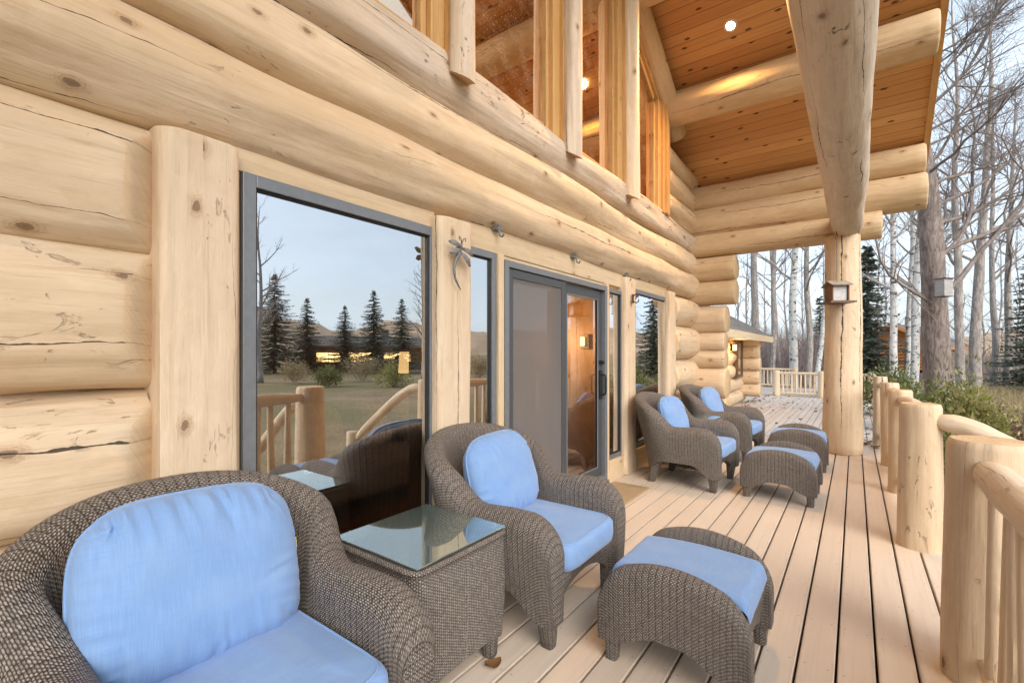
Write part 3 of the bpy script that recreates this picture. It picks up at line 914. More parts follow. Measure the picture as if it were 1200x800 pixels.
ld = bpy.data.lights.new('downlight_lamp', 'SPOT'); lo = bpy.data.objects.new('downlight_lamp', ld); COL.objects.link(lo)
ld.energy = 170; ld.color = (1., .54, .19); ld.shadow_soft_size = .06; ld.spot_size = R(146); ld.spot_blend = .75
lo.location = c0 + nrm * .05
lo.rotation_euler = (-nrm).to_track_quat('Z', 'Y').to_euler()

# inside: a warm, dim room behind the glass
mb = MB(); mb.box(-8.0, -2.32, -4, 7.6, -.1, -.01, 0, 'y'); mb.build('interior_floor', M['floor_in'], house, False)
mb = MB(); mb.box(-8.2, -8.0, -4, 7.6, 0, 7.0); mb.build('interior_wall', M['wall_in'], house, False)
mb = MB(); mb.box(-8.0, -2.32, -4.2, -4.0, 0, 7.0); mb.build('interior_wall', M['wall_in'], house, False)
mb = MB(); mb.box(-5.2, -2.35, 4.98, 5.12, 0, 3.0); mb.build('interior_wall', M['wall_in'], house, False)

# lower wing beyond the corner
WGX = -3.05
wing = thing('house_wing', 'low log wing with shingled eave and a small lit wall lamp beyond the porch corner', 'wing', (WGX, 15, -.35))
def wl(name, p0, p1, r, mat='log', **kw):
    o = log(name, wing, Vector(p0) - Vector((WGX, 15, -.35)), Vector(p1) - Vector((WGX, 15, -.35)), r, r, mat, **kw); return o
zs = (-.12, .32, .76, 1.17, 1.55, 1.9)
for k, z in enumerate(zs):
    wl('wall_log', (WGX - .23, 8.2, z), (WGX - .23, 17.9, z), .245, seed=130 + k, step=.3, rough=.02)
    if k < 5:
        wl('corner_log', (-6, 17.4, z + .2), (WGX + .52 - .03 * (k % 2), 17.4, z + .2), .21, seed=140 + k, step=.2)
def wing_local(p): return (p[0] - WGX, p[1] - 15, p[2] + .35)
def wquads(mb, quads):
    for pts, uvs in quads: mb.quadpts([wing_local(p) for p in pts], uvs)
EX, EZ = WGX + .75, 1.80
mb = MB()
sl = .62
# roof of the wing: eave towards the deck, hip at the far end
yN, yF = 8.4, 18.5
ridge = (EX - 3.2, EZ + 3.2 * sl)
Ls = 3.2 * math.hypot(1, sl)
wquads(mb, [([(EX, yN, EZ + .10), (EX, yF, EZ + .10), (ridge[0], yF - 3.2, ridge[1] + .10), (ridge[0], yN, ridge[1] + .10)], [(0, 0), (yF - yN, 0), (yF - yN - 3.2, Ls), (0, Ls)]),
            ([(EX, yF, EZ + .10), (EX - 6.4, yF, EZ + .10), (ridge[0], yF - 3.2, ridge[1] + .10)], [(0, 0), (6.4, 0), (3.2, Ls)])])
mb.build('roof', M['shingle'], wing, False)
mb = MB()
b_ = [wing_local((EX - .03, yN, EZ - .10)), wing_local((EX + .005, yF, EZ + .095))]
mb.box(b_[0][0], b_[1][0], b_[0][1], b_[1][1], b_[0][2], b_[1][2], 0, 'y')
b_ = [wing_local((EX - 6.4, yF - .03, EZ - .10)), wing_local((EX, yF + .01, EZ + .09))]
mb.box(b_[0][0], b_[1][0] - .04, b_[0][1], b_[1][1], b_[0][2], b_[1][2], 0, 'x')
wquads(mb, [([(EX - .03, yN, EZ - .06), (EX - .03, yF, EZ - .06), (WGX - .2, yF, EZ - .05), (WGX - .2, yN, EZ - .05)], [(0, 0), (0, 15), (.8, 15), (.8, 0)])])
mb.build('eave_board', M['trim'], wing, False)
wy = 16.55
mb = MB()
a_ = wing_local((WGX, wy, .55)); 
mb.box(a_[0] - .05, a_[0] + .06, a_[1] - .45, a_[1] - .33, a_[2], a_[2] + 1.2); mb.box(a_[0] - .05, a_[0] + .06, a_[1] + .33, a_[1] + .45, a_[2], a_[2] + 1.2)
mb.box(a_[0] - .05, a_[0] + .055, a_[1] - .33, a_[1] + .33, a_[2], a_[2] + .1); mb.box(a_[0] - .05, a_[0] + .055, a_[1] - .33, a_[1] + .33, a_[2] + 1.1, a_[2] + 1.2)
wf = mb.build('window', M['brownmetal'], wing, False)
mb = MB(); mb.quadpts([(a_[0] + .03, a_[1] - .33, a_[2] + .1), (a_[0] + .03, a_[1] + .33, a_[2] + .1), (a_[0] + .03, a_[1] + .33, a_[2] + 1.1), (a_[0] + .03, a_[1] - .33, a_[2] + 1.1)])
mb.build('pane', M['glass'], wf, False)
a_ = wing_local((WGX + .10, 15.3, 1.5))
mb = MB(); mb.box(a_[0] - .08, a_[0] - .02, a_[1] - .05, a_[1] + .05, a_[2] - .1, a_[2] + .12); mb.box(a_[0] - .04, a_[0] + .1, a_[1] - .07, a_[1] + .07, a_[2] + .09, a_[2] + .12)
sc_ = mb.build('wall_lamp', M['black'], wing, False)
mb = MB(); mb.tube([(a_[0] + .03, a_[1], a_[2] - .08), (a_[0] + .03, a_[1], a_[2] + .085)], .05, 12)
mb.build('bulb', M['wallglow'], sc_, True)
ld = bpy.data.lights.new('wall_lamp_light', 'POINT'); lo = bpy.data.objects.new('wall_lamp_light', ld); COL.objects.link(lo)
ld.energy = 12; ld.color = (1., .62, .25); ld.shadow_soft_size = .06; lo.location = (WGX + .30, 15.3, 1.38)

# ================================================================== DECK
def deck(name, x0, x1, y0, y1, z, pitch, gap, mat, xs=None):
    mb = MB()
    x = x0
    rng = random.Random(4)
    while x < x1 - .02:
        xe = min(x + pitch - gap, x1)
        ys = [y0] + ([] if y1 - y0 < 5 else [rng.uniform(y0 + 1.5, y1 - 1.5)] if rng.random() < .0 else []) + [y1]
        for a, b in zip(ys[:-1], ys[1:]):
            c = .004
            # one board: eased long edges
            prof = [(x, z - .035), (x, z - c), (x + c, z), (xe - c, z), (xe, z - c), (xe, z - .035)]
            nsub = max(2, int((b - a) / 1.2))
            P, UV = [], []
            for i in range(nsub + 1):
                yy = a + (b - a) * i / nsub
                dz = mnoise.noise((x * 9, yy * .4, 3)) * .0025
                P.append([(px_, yy, pz_ + dz) for px_, pz_ in prof])
                UV.append([(px_ - x + (0 if k else -.03), yy) for k, (px_, pz_) in enumerate(prof)])
            mb.grid(P, UV, flip=False)
            mb.quadpts([(p[0], a, p[1]) for p in reversed(prof)]); mb.quadpts([(p[0], b, p[1]) for p in prof])
        x += pitch
    return struct(mb.build(name, mat, None, True, 30))
# gaps fall at x = -.2065, -.065, .071, .216, .36
deck('deck', -.2065 + .006 - .1405 * 16, .52, -4.0, 8.55, 0., .1405, .010, M['deck'])
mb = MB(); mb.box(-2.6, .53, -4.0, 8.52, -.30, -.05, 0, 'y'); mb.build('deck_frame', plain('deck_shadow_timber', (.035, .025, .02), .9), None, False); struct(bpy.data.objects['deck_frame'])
mb = MB(); mb.box(-2.6, .54, 8.56, 8.595, -.32, .004, 0, 'x'); struct(mb.build('deck_edge', M['deck'], None, False))
deck('lower_deck', -5.2, .58, 8.60, 26.2, -.35, .142, .008, M['deck_old'])
mb = MB(); mb.box(-5.2, .57, 8.6, 26.2, -.62, -.40, 0, 'y'); struct(mb.build('lower_deck_frame', bpy.data.materials['deck_shadow_timber'], None, False))

for k in range(3):
    mb = MB()
    for j in range(2): mb.box(.545 + k * .33 + j * .16, .545 + k * .33 + j * .16 + .15, 2.86, 4.04, -.19 * (k + 1) - .045, -.19 * (k + 1), 0, 'y')
    mb.box(.53 + k * .33, .543 + k * .33, 2.86, 4.04, -.19 * (k + 1) - .10, -.19 * k - .05, 0, 'y')
    struct(mb.build('deck_step', M['deck'], None, False))

# ================================================================== RAILINGS
rail = thing('log_railing', 'peeled log railing with stout posts along the outer edge of the near deck', 'railing', (.4, 3.5, 0))
def rl(name, p0, p1, r, r1=None, mat='log_fresh', **kw):
    q = Vector((.4, 3.5, 0)); kw.setdefault('seg', 28)
    return log(name, rail, Vector(p0) - q, Vector(p1) - q, r, r1, mat, **kw)
posts = [(.45, 2.71, -.3, .99, .165, .138), (.365, 4.30, -.3, .995, .128, .116), (.355, 5.85, -.3, .99, .10, .094), (.34, 7.15, -.3, .99, .09, .082), (.31, 9.05, -.6, .985, .095, .088)]
for k, (x, y, z0, z1, r0, r1) in enumerate(posts):
    rl('post', (x, y, z0), (x, y, z1), r0, r1, 'post', seed=160 + k, rough=.008, bow=.004, seg=40, bevel=.028)
def bent(name, pts, r0, r1, seed, mat='log_fresh'):
    mb = MB(); q = Vector((.4, 3.5, 0))
    P = [Vector(p) - q for p in pts]
    S = []
    for i in range(len(P) - 1):
        p_1 = P[max(i - 1, 0)]; p0 = P[i]; p1 = P[i + 1]; p2 = P[min(i + 2, len(P) - 1)]
        for k in range(8):
            t = k / 8
            S.append(.5 * ((2 * p0) + (p1 - p_1) * t + (2 * p_1 - 5 * p0 + 4 * p1 - p2) * t * t + (3 * p0 - p_1 - 3 * p1 + p2) * t ** 3))
    S.append(P[-1])
    n = len(S)
    def rad(i):
        e = min(i, n - 1 - i) / 5.
        return (r0 + (r1 - r0) * i / n) * (.62 + .38 * sstep(e, 0, 1))
    def shape(i, a): return 1 + mnoise.noise((math.cos(a) * 1.5 + seed, math.sin(a) * 1.5, i * .3)) * .12
    mb.tube(S, [rad(i) for i in range(n)], 20, True, 0, 1, shape)
    return mb.build(name, [M[mat], M['end']], rail, True, 50)
bent('top_rail', [(.42, 2.60, .885), (.415, 2.2, .885), (.42, 1.6, .88), (.43, .9, .885), (.43, .1, .88), (.43, -.9, .88)], .058, .064, 1)
bent('handrail', [(.42, 4.27, .885), (.60, 4.22, .855), (.84, 4.19, .72), (1.25, 4.17, .43), (1.75, 4.17, .06)], .060, .062, 2)
bent('handrail', [(.52, 2.72, .885), (.70, 2.72, .84), (.95, 2.72, .68), (1.3, 2.72, .42), (1.75, 2.72, .06)], .058, .062, 12)
for k, y in enumerate((4.17, 2.72)): rl('post', (1.80, y, -.9), (1.80, y, .18), .11, .10, seed=260 + k, rough=.008)
bent('top_rail', [(.36, 5.75, .90), (.40, 5.1, .905), (.37, 4.38, .90)], .055, .06, 3)
bent('top_rail', [(.345, 7.05, .90), (.37, 6.5, .905), (.36, 5.93, .90)], .05, .055, 4)
bent('top_rail', [(.31, 8.95, .86), (.345, 8.1, .90), (.34, 7.25, .90)], .05, .055, 5)
bent('bottom_rail', [(.42, 2.60, .12), (.41, 1.6, .115), (.43, .5, .12), (.43, -.9, .12)], .05, .052, 6)
bent('bottom_rail', [(.36, 5.75, .14), (.37, 4.38, .14)], .045, .045, 8)
bent('bottom_rail', [(.345, 7.05, .14), (.36, 5.93, .14)], .045, .045, 9)
bent('bottom_rail', [(.31, 8.95, .10), (.34, 7.25, .14)], .045, .045, 10)
rng = random.Random(5)
for y in [2.44, 2.29, 2.14, 1.99, 1.84, 1.68, 1.52, 1.36, 1.2, 1.04, .88, .7, .5]:
    x = .42 + rng.uniform(-.006, .006)
    rl('baluster', (x, y, .13), (x + rng.uniform(-.01, .01), y + rng.uniform(-.012, .012), .87), .034 + rng.uniform(-.004, .004), .028, seed=170 + int(y * 50), rough=.006, seg=16, step=.08, bevel=.05)
for (xa, ya, xb, yb, n_) in ((.40, 5.6, .38, 4.5, 6), (.36, 6.9, .36, 6.1, 5), (.33, 8.8, .34, 7.4, 7)):
    for i in range(n_):
        t = (i + .5) / n_
        b_x = xa + (xb - xa) * t + (.05 * math.sin(PI * t) if n_ == 6 and xa > .45 else 0); b_y = ya + (yb - ya) * t
        rl('baluster', (b_x, b_y, .15), (b_x, b_y, .90), .032, .026, seed=200 + i + int(ya * 10), rough=.006, seg=12, step=.12, bevel=.05)

def far_rail(name, label, pa, pb, z, n_post, top=.95):
    pa, pb = Vector((*pa, z)), Vector((*pb, z))
    t = thing('deck_railing', label, 'railing', pa)
    d = pb - pa
    for k in range(n_post):
        p = d * (k / (n_post - 1))
        log('post', t, p, p + Vector((0, 0, top + .05)), .13, .12, 'log_fresh', seed=220 + k, seg=18)
    for hz, nm, r in ((top - .06, 'top_rail', .055), (.12, 'bottom_rail', .05)):
        log(nm, t, Vector((0, 0, hz)), d + Vector((0, 0, hz)), r, r, 'log_fresh', seed=230, seg=14)
    nb = int(d.length / .15)
    for i in range(nb):
        p = d * ((i + .5) / nb)
        log('baluster', t, p + Vector((0, 0, .12)), p + Vector((0, 0, top - .06)), .036, .03, 'log_fresh', seed=240 + i, seg=8, step=.3, bevel=.03)
    return t
far_rail('r', 'long log railing across the far end of the pale lower deck', (-2.5, 21.0), (.5, 20.9), -.35, 3)
far_rail('r', 'short log railing farther back, between the wing corner and the far deck railing', (-4.9, 25.8), (-2.3, 25.8), -.35, 2)

# ================================================================== WICKER FURNITURE
def sweep_shell(mb, stations, roundx=.035):
    """stations: dict(c=(x,y), n=(nx,ny), T, zt, zb, lean, tin) -> closed wall with a rolled top"""
    P, UV = [], []
    s = 0.; prev = None
    for st in stations:
        cx, cy = st['c']; nx, ny = st['n']; T = st['T']; zt = st['zt']; zb = st['zb']; lean = st.get('lean', 0.); tp = st.get('taper', .03)
        if prev: s += math.hypot(cx - prev[0], cy - prev[1]) + abs(zt - prev[2]) * .5
        prev = (cx, cy, zt)
        r = T / 2
        zc = max(zt - r, zb + .01)
        prof = []
        for k in range(7):
            f = k / 7; z = zb + (zc - zb) * f
            prof.append((-r + tp * .3 * (1 - f), z))
        for k in range(13):
            a = PI - PI * k / 12
            prof.append((r * math.cos(a), zc + r * math.sin(a)))
        for k in range(7):
            f = (k + 1) / 7; z = zc + (zb - zc) * f
            prof.append((r - tp * f ** 1.5, z))
        row, uvr, v = [], [], 0.
        for k, (nn, z) in enumerate(prof):
            if k: v += math.hypot(nn - prof[k - 1][0], z - prof[k - 1][1])
            q = nn + lean * max(0., z - .28)
            row.append((cx + nx * q, cy + ny * q, z))
            uvr.append((s, v))
        uvr.append((s, v + T))
        # keep UV rows aligned at the top of the roll
        top_v = uvr[13][1]
        uvr = [(a, b - top_v + 3.) for a, b in uvr]
        P.append(row); UV.append(uvr)
    b = mb.grid(P, UV, True)
    nj = len(P[0])
    for i, rev in ((0, True), (len(P) - 1, False)):
        idx = [b + i * nj + j for j in range(nj)]
        pts = [P[i][j] for j in range(nj)]
        uvs = [(p[2], p[0] + p[1]) for p in pts]
        if rev: idx.reverse(); uvs.reverse()
        mb.face(idx, uvs)

def foot(parent, x, y, z1, w0=.075, w1=.05, dx=0., dy=0.):
    mb = MB()
    P = []
    pts = [(x, y, z1), (x + dx * .5, y + dy * .5, z1 * .5), (x + dx, y + dy, .006), (x + dx, y + dy, 0)]
    mb.tube(pts, [w0, (w0 + w1) / 2 * .98, w1, w1 * .9], 14, True, 0, 0, lambda i, a: 1 / max(abs(math.cos(a)), abs(math.sin(a))) ** .7)
    return mb.build('leg', M['wicker'], parent, True, 60)

def pillow_mb(w, h, t, seed=0, nu=110, nv=64, power=3.2, pucker=.010, drop=0.):
    """a stuffed cushion standing in the y-z plane, front towards +x"""
    mb = MB()
    fr = random.Random(seed * 13 + 1)
    folds = [(fr.uniform(-.85, .85), fr.uniform(-.35, .35), fr.uniform(.025, .05), fr.uniform(.5, 1.), fr.uniform(.25, .7), fr.choice((0, 0, 0, 0, 1, 3, 2))) for _ in range(11)]
    def fold(b, a):
        z = 0.
        for (c, sl, wd, amp, start, side_) in folds:
            p, q = ((b, a), (a, b), (a, -b), (b, -a))[side_]
            if q > start:
                d = (p - c - sl * (1 - q)) / wd
                if abs(d) < 4: z -= amp * math.exp(-d * d) * sstep(q, start, min(.97, start + .35)) - amp * .5 * math.exp(-((d - 1.9) / 1.3) ** 2) * sstep(q, start, .97)
        return z
    def outline(u, v):
        # rounded-rectangle mapping of the square
        m = max(abs(u), abs(v))
        if m < 1e-6: return 0., 0.
        pw = 4.6 if v > 0 else 6.5
        q = m / (abs(u) ** pw + abs(v) ** pw) ** (1 / pw)
        q = 1 + (q - 1) * m ** 2
        y, z = u * q, v * q
        if v > 0: y *= 1 - .07 * v * v            # narrower at the top
        bow = 1 + .05 * (1 - u * u) * max(0., v)
        return y * w / 2, z * h / 2 * bow
    for side in (1, -1):
        P, UV = [], []
        for i in range(nv + 1):
            a = math.sin((i / nv - .5) * PI)
            a = .55 * a + .45 * (2 * i / nv - 1)
            row, uvr = [], []
            for j in range(nu + 1):
                b = math.sin((j / nu - .5) * PI); b = .55 * b + .45 * (2 * j / nu - 1)
                y, z = outline(b, a)
                e = (1 - abs(b) ** power) * (1 - abs(a) ** power)
                th = t / 2 * max(0., e) ** .48
                edge = 1 - max(0., e) ** .5
                # puckers that run inwards from the seams
                pk = 0.
                if e > 0:
                    pv = (abs(mnoise.noise((b * 5.5 + a * .8, seed * 5., 1.))) * -1.2 + .25) * sstep(abs(a), .30, .95) * (1.5 if a > 0 else .7)
                    ph = (abs(mnoise.noise((a * 5.5 + b * .8, seed * 5., 9.))) * -.7 + .15) * sstep(abs(b), .45, .95)
                    pk = (pv + ph) * pucker * 1.6 * (1 - edge ** 6)
                    pk += mnoise.noise((b * 2.2 + seed, a * 2.2, 5.)) * pucker * .9 + fold(b, a) * pucker * 1.25 * (1 - edge ** 5)
                x = side * (th + pk * (1 if e > .02 else 0)) + drop * (1 - a) * .5
                row.append((x, y, z)); uvr.append((y, z))
            P.append(row); UV.append(uvr)
        mb.grid(P, UV, False, 0, flip=(side < 0))
    # welt around the seam
    ring = []
    N = 72
    for k in range(N + 1):
        q = 4 * k / N
        if q < 1: u, v = 2 * q - 1, -1
        elif q < 2: u, v = 1, 2 * (q - 1) - 1
        elif q < 3: u, v = 1 - 2 * (q - 2), 1
        else: u, v = -1, 1 - 2 * (q - 3)
        y, z = outline(u, v); ring.append((drop * (1 - v) * .5, y, z))
    mb.tube(ring, .0055, 6, False, 0)
    return mb

def seat_mb(x0, x1, hw, z0, z1, seed=0, sag=.012, front=.05):
    """box cushion lying down: rounded edges, crowned top, welted"""
    mb = MB()
    nx, ny = 26, 26
    cx = (x0 + x1) / 2; lx = (x1 - x0) / 2; hz = (z1 - z0) / 2; cz = (z0 + z1) / 2
    P, UV = [], []
    N = 72
    prof = []          # (inset, z): side wall then over the top to the centre
    rr_ = .034
    prof += [(.06, z0), (.02, z0 + .004), (.005, z0 + .02), (0, z0 + .045), (0, z1 - rr_ - .01)]
    for k in range(1, 6):
        a = PI / 2 * k / 5; prof.append((rr_ * (1 - math.cos(a)), z1 - rr_ + rr_ * math.sin(a)))
    inset = rr_
    rings = []
    for k in range(1, 13): prof.append((rr_ + (1 - rr_ * 1.0) * 0 + k / 12 * (min(lx, hw) - rr_), None))
    L = 0.; last = None
    for (ins, z) in prof:
        row, uvr = [], []
        kx, ky = (lx - ins) / lx, (hw - ins) / hw
        if z is None:
            f = (ins - rr_) / (min(lx, hw) - rr_)
            kx = (1 - rr_ / lx) * (1 - f); ky = (1 - rr_ / hw) * (1 - f)
        for j in range(N):
            a = 2 * PI * j / N
            c, s = math.cos(a), math.sin(a)
            pw = 2 / 9.
            ux = math.copysign(abs(c) ** pw, c); uy = math.copysign(abs(s) ** pw, s)
            X = cx + ux * lx * kx; Y = uy * hw * ky
            if z is None:
                crown = .016 * (1 - (ux * kx) ** 2) * (1 - (uy * ky) ** 2)
                ed = max(abs(ux * kx), abs(uy * ky))
                wv = mnoise.noise((X * 7 + seed, Y * 7, 2.)) * .011 + mnoise.noise((X * 16 + seed, Y * 30, 7.)) * .004
                Z = z1 + crown + wv * (1 - ed ** 6)
            else:
                Z = z + mnoise.noise((X * 6 + seed, Y * 6, z * 9)) * .004
            bulge = front * .4 * (1 if X > cx else 0) * max(0., 1 - abs(uy) ** 6) * (1 if z is not None and z0 + .01 < z < z1 - .001 else .4 if z is not None else 0)
            row.append((X + bulge * .5, Y, Z)); uvr.append((X, Y + (Z - z1 if z is not None else 0)))
        uvr.append(uvr[0])
        P.append(row); UV.append(uvr)
    mb.grid(P, UV, True)
    ring = [(p[0], p[1], p[2]) for p in P[8]] + [P[8][0]]
    mb.tube(ring, .0045, 6, False)
    return mb

ARM_X, YA, TA = .41, .365, .165
def make_chair(loc, rz, label):
    t = thing('wicker_armchair', label, 'armchair', loc, rz, 'wicker armchairs on the porch')
    ZA = .603
    st = []
    # right arm front -> back -> left arm front
    def arm_station(x, y, ny):
        d = ARM_X - x
        r = .15
        zt = ZA if d >= r else ZA - (r - math.sqrt(max(0., r * r - (r - d) ** 2))) * 1.0
        zt += .012 * math.sin(min(1, d / .4) * PI)
        zb = .14 + .11 * sstep(d, .06, .26) - .0
        return dict(c=(x, y), n=(0, ny), T=TA, zt=zt, zb=zb, lean=0., taper=.035)
    xs = [ARM_X - d for d in (.0, .006, .016, .03, .05, .075, .10, .125, .15, .18, .22, .27, .32, .37, .42)]
    right = []
    # eased front edge: first stations slightly narrower
    for k, x in enumerate(xs):
        s_ = arm_station(x, -YA, -1)
        e = [.75, .88, .95, .985][k] if k < 4 else 1.
        s_['T'] *= e
        right.append(s_)
    back = []
    x0 = xs[-1]; depth = .36
    for k in range(1, 40):
        th = PI * k / 40
        sn, cs = math.sin(th), math.cos(th)
        cx = x0 - depth * sn ** .8; cy = -YA * math.copysign(abs(cs) ** .85, cs)
        back.append((th, cx, cy))
    bs = []
    for i, (th, cx, cy) in enumerate(back):
        a = back[max(i - 1, 0)]; b = back[min(i + 1, len(back) - 1)]
        dx, dy = b[1] - a[1], b[2] - a[2]
        L = math.hypot(dx, dy); n_ = (dy / L * -1, dx / L)
        n_ = (-dy / L, dx / L)
        if n_[0] * (cx - x0 - .0001) + n_[1] * cy < 0: n_ = (-n_[0], -n_[1])
        sn = math.sin(th)
        zt = ZA + .305 * (sn ** .62) * sstep(sn, -.05, .42)
        ww = sstep(sn, 0., .75)
        zb = .25 - .10 * math.exp(-((sn - .72) / .2) ** 2) - .03 * ww
        bs.append(dict(c=(cx, cy), n=n_, T=TA + (.125 - TA) * ww, zt=zt, zb=zb, lean=.21 * sstep(sn, 0., .5), taper=.035))
    left = []
    for s_ in reversed(right):
        q = dict(s_); q['c'] = (s_['c'][0], YA); q['n'] = (0, 1); left.append(q)
    mb = MB()
    sweep_shell(mb, right + bs + left)
    mb.build('frame', M['wicker'], t, True, 62)
    # apron below the seat, arched
    mb = MB()
    n_ = 18; hw = YA - TA / 2 + .02
    P, UV = [], []
    for i in range(n_ + 1):
        y = -hw + 2 * hw * i / n_
        f = 1 - (abs(y) / hw) ** 2.2
        zb = .135 + .105 * f
        prof = [(.34, .315), (.375, .318), (.385, .30), (.365, (zb + .3) / 2), (.352, zb), (.32, zb)]
        P.append([(x, y, z) for x, z in prof]); UV.append([(z, y) for x, z in prof])
    mb.grid(P, UV, flip=True)
    mb.build('apron', M['wicker'], t, True, 50)
    mb = MB(); mb.box(-.30, .35, -hw, hw, .27, .305); mb.build('seat_deck', M['wicker'], t, False)
    for sy in (-1, 1):
        foot(t, ARM_X - .068, sy * (YA - .02),   .19, .052, .029, -.005, -.03 * sy)
        foot(t, -.24, sy * (YA - .09), .22, .05, .032, -.045, .02 * sy)
    seat_mb(-.26, .415, .283, .315, .45, seed=1).build('seat_cushion', M['fabric'], t, True, 70)
    return t
def back_cushion(t, seed, w=.60, h=.50, th=.20, dy=0., rot=0., x=-.165, z=.645):
    o = pillow_mb(w, h, th, seed).build('back_cushion', M['fabric'], t, True, 80)
    o.location = (x, dy, z); o.rotation_euler = (R(rot), R(-17), 0)
    return o
CX = -1.475
ch1 = make_chair((CX, .605, 0), 0., 'wicker armchair nearest the camera, blue cushions, against the log wall left of the big window')
ch2 = dup(ch1, (CX, 2.135, 0), R(1.), 'wicker armchair just past the glass side table, behind the large near ottoman')
ch3 = dup(ch1, (CX + .05, 5.10, 0), R(-2.), 'wicker armchair beside the last window past the sliding door, behind the middle ottoman')
ch4 = dup(ch1, (CX + .07, 6.66, 0), R(-3.), 'wicker armchair farthest along the wall, by the log corner')
back_cushion(ch1, 11, .60, .49, .21, -.025, -2., -.15, .665)
o = ch1c = [c for c in children(ch1) if c.name.startswith('back_cushion')][0]
mb = MB(); mb.box(-.02, .0, .295, .312, -.005, .03); mb.build('tag', plain('yellow_tag', (.70, .58, .16), .7), o, False)
back_cushion(ch2, 23, .57, .465, .20, 0., 2.)
back_cushion(ch3, 31, .57, .45, .20, .0, -2.)
back_cushion(ch4, 47, .57, .455, .21, .0, 3.)

def make_ottoman(loc, rz, label):
    t = thing('wicker_ottoman', label, 'ottoman', loc, rz, 'wicker ottomans in front of the chairs')
    hx, yp, T = .305, .262, .105
    for sy in (-1, 1):
        sts = []
        for k in range(37):
            q = -1 + 2 * k / 36
            x = hx * math.sin(q * PI / 2) if True else 0
            e = hx - abs(x)
            r = .11
            zt = .372 + .095 * (1 - (x / hx) ** 2)
            if e < r: zt -= (r - math.sqrt(max(0., r * r - (r - e) ** 2)))
            zb = .095 + .075 * sstep(e, .06, .26)
            sts.append(dict(c=(x, sy * yp), n=(0, sy), T=T * (.8 if k in (0, 36) else .93 if k in (1, 35) else 1), zt=zt, zb=zb, taper=.012))
        mb = MB(); sweep_shell(mb, sts)
        mb.build('side_panel', M['wicker'], t, True, 62)
        for sx in (-1, 1):
            foot(t, sx * (hx - .05), sy * (yp - .008), .15, .036, .027, 0, 0)
    hw = yp - T / 2 + .02
    for sx in (-1, 1):
        mb = MB(); P, UV = [], []
        for i in range(15):
            y = -hw + 2 * hw * i / 14
            zb = .10 + .07 * (1 - (abs(y) / hw) ** 2)
            prof = [(.22, .300), (.265, .302), (.282, .285), (.268, (zb + .28) / 2), (.262, zb), (.235, zb)]
            P.append([(sx * x, y, z) for x, z in prof]); UV.append([(z, y) for x, z in prof])
        mb.grid(P, UV, flip=(sx > 0)); mb.build('apron', M['wicker'], t, True, 50)
    mb = MB(); mb.box(-.25, .25, -hw, hw, .25, .29); mb.build('seat_deck', M['wicker'], t, False)
    # cushion that curves over the frame
    mb = MB(); P, UV = [], []
    nx_, ny_ = 34, 20
    cw = hw - .012
    for i in range(nx_ + 1):
        q = -1 + 2 * i / nx_
        row, uvr = [], []
        for j in range(ny_ + 1):
            yq = -1 + 2 * j / ny_
            x = .288 * math.sin(q * PI / 2)
            y = cw * math.sin(yq * PI / 2)
            e = min(1., (1 - abs(x) / .288) / .13); ey = min(1., (1 - abs(y) / cw) / .12)
            z = .312 + .082 * math.sqrt(max(0., 1 - (1 - e) ** 2)) * (.55 + .45 * math.sqrt(max(0, 1 - (1 - ey) ** 2))) + .020 * (1 - (x / .3) ** 2)
            z += mnoise.noise((x * 4, y * 14, 3.)) * .005 + mnoise.noise((x * 6, y * 40, 8.)) * .0022
            row.append((x, y, z)); uvr.append((x, y))
        P.append(row); UV.append(uvr)
    mb.grid(P, UV, flip=True)
    mb.build('seat_cushion', M['fabric'], t, True, 80)
    return t
ot1 = make_ottoman((-.61, 2.18, 0), 0., 'large looking wicker ottoman with pale blue pad nearest the camera')
dup(ot1, (-.56, 5.09, 0), R(-1.5), 'middle wicker ottoman, in front of the chair by the last window')
dup(ot1, (-.55, 6.55, 0), R(2.), 'farthest wicker ottoman, beside the thick porch post')

